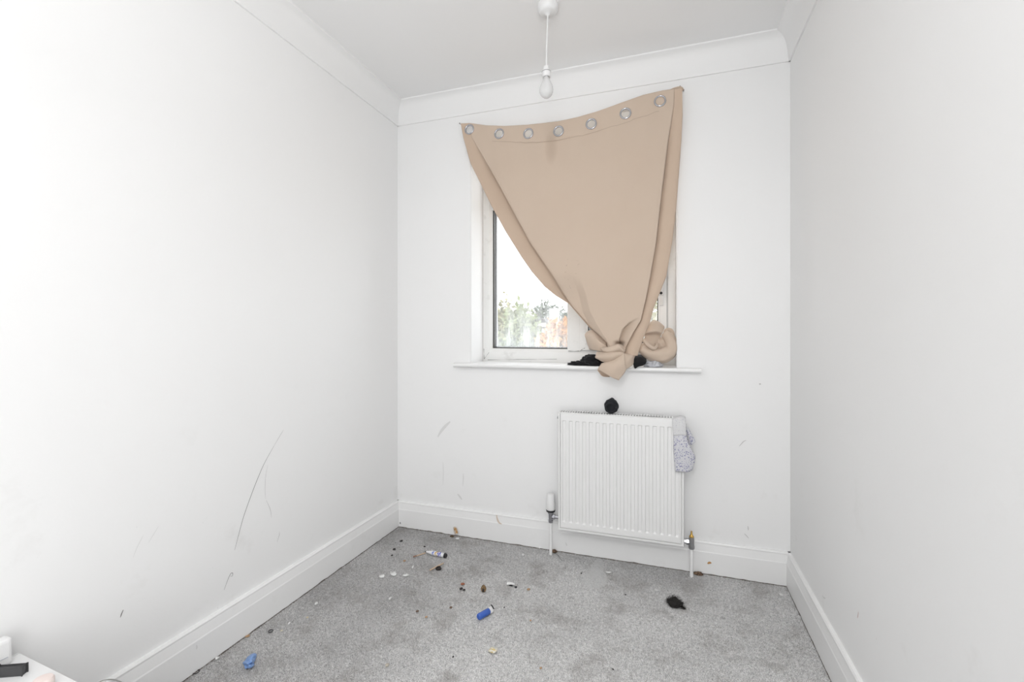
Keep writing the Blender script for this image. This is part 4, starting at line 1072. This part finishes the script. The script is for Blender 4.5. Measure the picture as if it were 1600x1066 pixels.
decal(bb, SBp, 'stain_mark', [(1105.5, 881), (1108.5, 879.5), (1111.5, 880)], .0100, M_orange)
decal(bb, SBp, 'stain_mark', [(625, 816), (625.4, 817.5), (625.2, 819)], .0070, M_scr)
decal(bb, SBp, 'scuff_mark', [(884, 848), (885, 851), (886, 853)], .0060, M_smear)
decal(bl, ('L', XL + .0185), 'scuff_mark', [(307, 1008), (307.5, 1012), (307, 1015)], .0040, M_smear)

def grime_edge(parent, a, b, nrm, seed):
    rnd = random.Random(seed); a, b, nrm = np.array(a, float), np.array(b, float), np.array(nrm, float); L_ = np.linalg.norm(b - a); n_ = int(L_ / .012); vs, fs = [], []
    for i in range(n_ + 1):
        p = a + (b - a) * i / n_ + nrm * .0005; hgt = .004 + .007 * max(0, mnoise.noise(Vector((i * .21, seed, 0)))) + rnd.uniform(0, .0015)
        vs += [p, p + np.array([0, 0, hgt])]
    for i in range(n_): fs.append((2 * i, 2 * i + 2, 2 * i + 3, 2 * i + 1))
    o_ = pd('grime_edge', vs, fs, mat('skirting_grime', (.20, .175, .155), .9)); o_.parent = parent; o_['label'] = 'grimy line at the carpet edge'
grime_edge(bl, (XL + .018, .6, 0), (XL + .018, D - .018, 0), (1, 0, 0), 1)
grime_edge(br, (XR - .018, .6, 0), (XR - .018, D - .018, 0), (-1, 0, 0), 2)
grime_edge(bb, (XL + .018, D - .018, 0), (XR - .018, D - .018, 0), (0, -1, 0), 3)

# ================================================================== OUTSIDE
GZ = -2.7
M_grass = mat('paved_ground', (.5, .47, .43), .95, build=lambda nt, b: nt.links.new(mix(nt, noise(nt, pos(nt), 1.5, 5), (.46, .43, .39), (.58, .55, .50)), b.inputs['Base Color']))
g = boxes('garden_ground', [((-40, D + 1.0, GZ - .2), (30, 60, GZ))], M_grass); struct(g, 'pale paved ground outside the window')
def pt(px, py, Y): return onY(px, py, Y)
def foliage(c, rad3, n, size, seed):
    r = np.random.default_rng(seed); d_ = r.normal(size=(n, 3)); d_ /= np.linalg.norm(d_, axis=1)[:, None]
    rr = r.uniform(.35, 1.0, n) ** .6; lump = 1 + .25 * np.sin(d_[:, 0] * 7 + seed) * np.cos(d_[:, 2] * 6 + d_[:, 1] * 5)
    ctr = d_ * (rr * lump)[:, None] * np.array(rad3) + np.array(c)
    u = r.normal(size=(n, 3)); u /= np.linalg.norm(u, axis=1)[:, None]; v = np.cross(u, r.normal(size=(n, 3))); v /= np.linalg.norm(v, axis=1)[:, None]
    s = r.uniform(.6, 1.4, n)[:, None] * size
    V = np.stack([ctr - u * s, ctr + v * s * .55, ctr + u * s, ctr - v * s * .55], 1).reshape(-1, 3)
    F = [tuple(range(4 * i, 4 * i + 4)) for i in range(n)]
    return V, F
def tree(name, px, py_top, Y, rx_, rz_, m, lab, seed, n=2600, size=.12, cat='tree'):
    top = pt(px, py_top, Y); cz = top[2] - rz_
    e_ = empty(name, (top[0], Y, GZ)); tag(e_, lab, cat)
    V, F = foliage((top[0], Y, cz), (rx_, rx_ * .9, rz_), n, size, seed)
    child(pd('foliage', V, F, m), e_)
    rnd = random.Random(seed)
    child(tube('trunk', [(top[0], Y, GZ), (top[0] + .1, Y, (GZ + cz) / 2), (top[0], Y, cz + rz_ * .3)], [.16, .12, .05], mat('bark', (.12, .09, .07), .9), None, 8), e_)
    for k in range(5):
        a_ = rnd.uniform(0, 6.28); child(tube('branch', [(top[0], Y, cz - rz_ * .5), (top[0] + math.cos(a_) * rx_ * .4, Y + math.sin(a_) * rx_ * .4, cz), (top[0] + math.cos(a_) * rx_ * .7, Y + math.sin(a_) * rx_ * .7, cz + rz_ * .5)], [.06, .04, .015], MATS['bark'], None, 6), e_)
def leafm(name, a_, b_): return mat(name, a_, .8, build=lambda nt, b: nt.links.new(mix(nt, noise(nt, pos(nt), 3.0, 4), a_, b_), b.inputs['Base Color']))
LG, LD, LO, LY = leafm('pale_green_leaf', (.16, .20, .08), (.34, .36, .20)), leafm('dark_green_leaf', (.06, .08, .05), (.15, .17, .11)), leafm('orange_leaf', (.50, .20, .05), (.60, .34, .14)), leafm('olive_leaf', (.22, .22, .10), (.36, .32, .18))
tree('broadleaf_tree', 784, 470, 20.5, 1.0, 2.0, LY, 'olive green tree at the left of the window view', 1)
tree('broadleaf_tree', 815, 478, 17, .95, 1.8, LG, 'pale green bushy tree in the middle of the window view', 2)
tree('conifer_tree', 853, 472, 32, 1.0, 1.5, LD, 'dark green tree crown behind the bungalow roof', 3, 1800)
tree('conifer_tree', 879, 482, 34, 1.2, 1.7, LD, 'dark tree at the right end of the window view', 4, 1800)
tree('autumn_tree', 874, 500, 16, .75, 1.3, LO, 'orange autumn tree beside the window mullion', 5)
tree('autumn_tree', 852, 528, 13, .5, .9, LO, 'low orange shrub below the bungalow', 6, 1500, .09, 'shrub')
tree('broadleaf_tree', 1022, 470, 20, 1.3, 2.4, LY, 'olive tree seen through the right casement', 8)
tree('broadleaf_tree', 722, 468, 21, 1.2, 2.2, LG, 'pale green tree beyond the left window jamb', 21)
tree('broadleaf_tree', 655, 474, 22, 1.4, 2.0, LY, 'olive tree far left of the garden', 22)
tree('conifer_tree', 600, 476, 25, 1.6, 2.0, LD, 'dark tree farthest left of the garden', 23)
tree('broadleaf_tree', 945, 478, 15, .8, 2.2, LG, 'green tree behind the curtain', 24)
tree('garden_hedge', 800, 533, 10, 1.6, .9, LD, 'dark hedge low in the window view', 9, 3000, .08, 'hedge')
M_brickw = mat('render_wall', (.62, .58, .54), .8); M_tile = mat('roof_tile', (.10, .09, .09), .8); M_wpane = mat('house_window', (.22, .30, .38), .1)
def house(px, Y, wpx, py_eave, py_ridge, lab, wins):
    c = pt(px, 520, Y); hw = wpx / FPX * Y * 1.02 / 2; ze = pt(px, py_eave, Y)[2]; zr = pt(px, py_ridge, Y)[2]; dp = 5.0
    e_ = empty('bungalow', (c[0], Y, GZ)); tag(e_, lab, 'house')
    child(boxes('wall', [((c[0] - hw, Y, GZ), (c[0] + hw, Y + dp, ze))], M_brickw), e_)
    o_ = .15
    x0, x1, y0, y1 = c[0] - hw - o_, c[0] + hw + o_, Y - .2, Y + dp + .2; xm = c[0]
    vs = [(x0, y0, ze - .02), (x1, y0, ze - .02), (xm, y0, zr), (x0, y1, ze - .02), (x1, y1, ze - .02), (xm, y1, zr)]
    child(pd('roof', vs, [(0, 1, 2), (3, 5, 4), (0, 2, 5, 3), (1, 4, 5, 2), (0, 3, 4, 1)], M_tile), e_)
    child(boxes('gable_panel', [((xm - hw * .45, y0 - .03, ze), (xm + hw * .45, y0 + .05, ze + (zr - ze) * .45))], M_brickw), e_)
    child(boxes('chimney', [((xm + .1, Y + 1, zr - .4), (xm + .5, Y + 1.4, zr + .5))], M_brickw), e_)
    for (wx, wz0, wz1, ww) in wins:
        f_ = child(boxes('window', [((c[0] + wx, Y - .05, ze - wz0), (c[0] + wx + ww, Y + .02, ze - wz1))], M_plastic), e_)
        for k in range(2):
            pw = (ww - .24) / 2
            g_ = boxes('pane', [((c[0] + wx + .08 + k * (pw + .08), Y - .06, ze - wz0 + .08), (c[0] + wx + .08 + k * (pw + .08) + pw, Y - .02, ze - wz1 - .08))], M_wpane); g_.parent = f_; g_.matrix_parent_inverse = f_.matrix_world.inverted() if False else Matrix.Identity(4)
            g_.matrix_parent_inverse = Matrix.Translation(Vector((0, 0, 0)))
            g_.parent = f_
    return e_
house(847, 21, 36, 511, 497, 'small bungalow with a dark pitched roof seen through the window', [(-.35, 1.1, .1, .8)])
house(783, 24, 30, 496, 486, 'pale house with white framed windows at the left of the view', [(-.45, 1.0, .2, .95), (-.45, 1.9, 1.15, .95)])
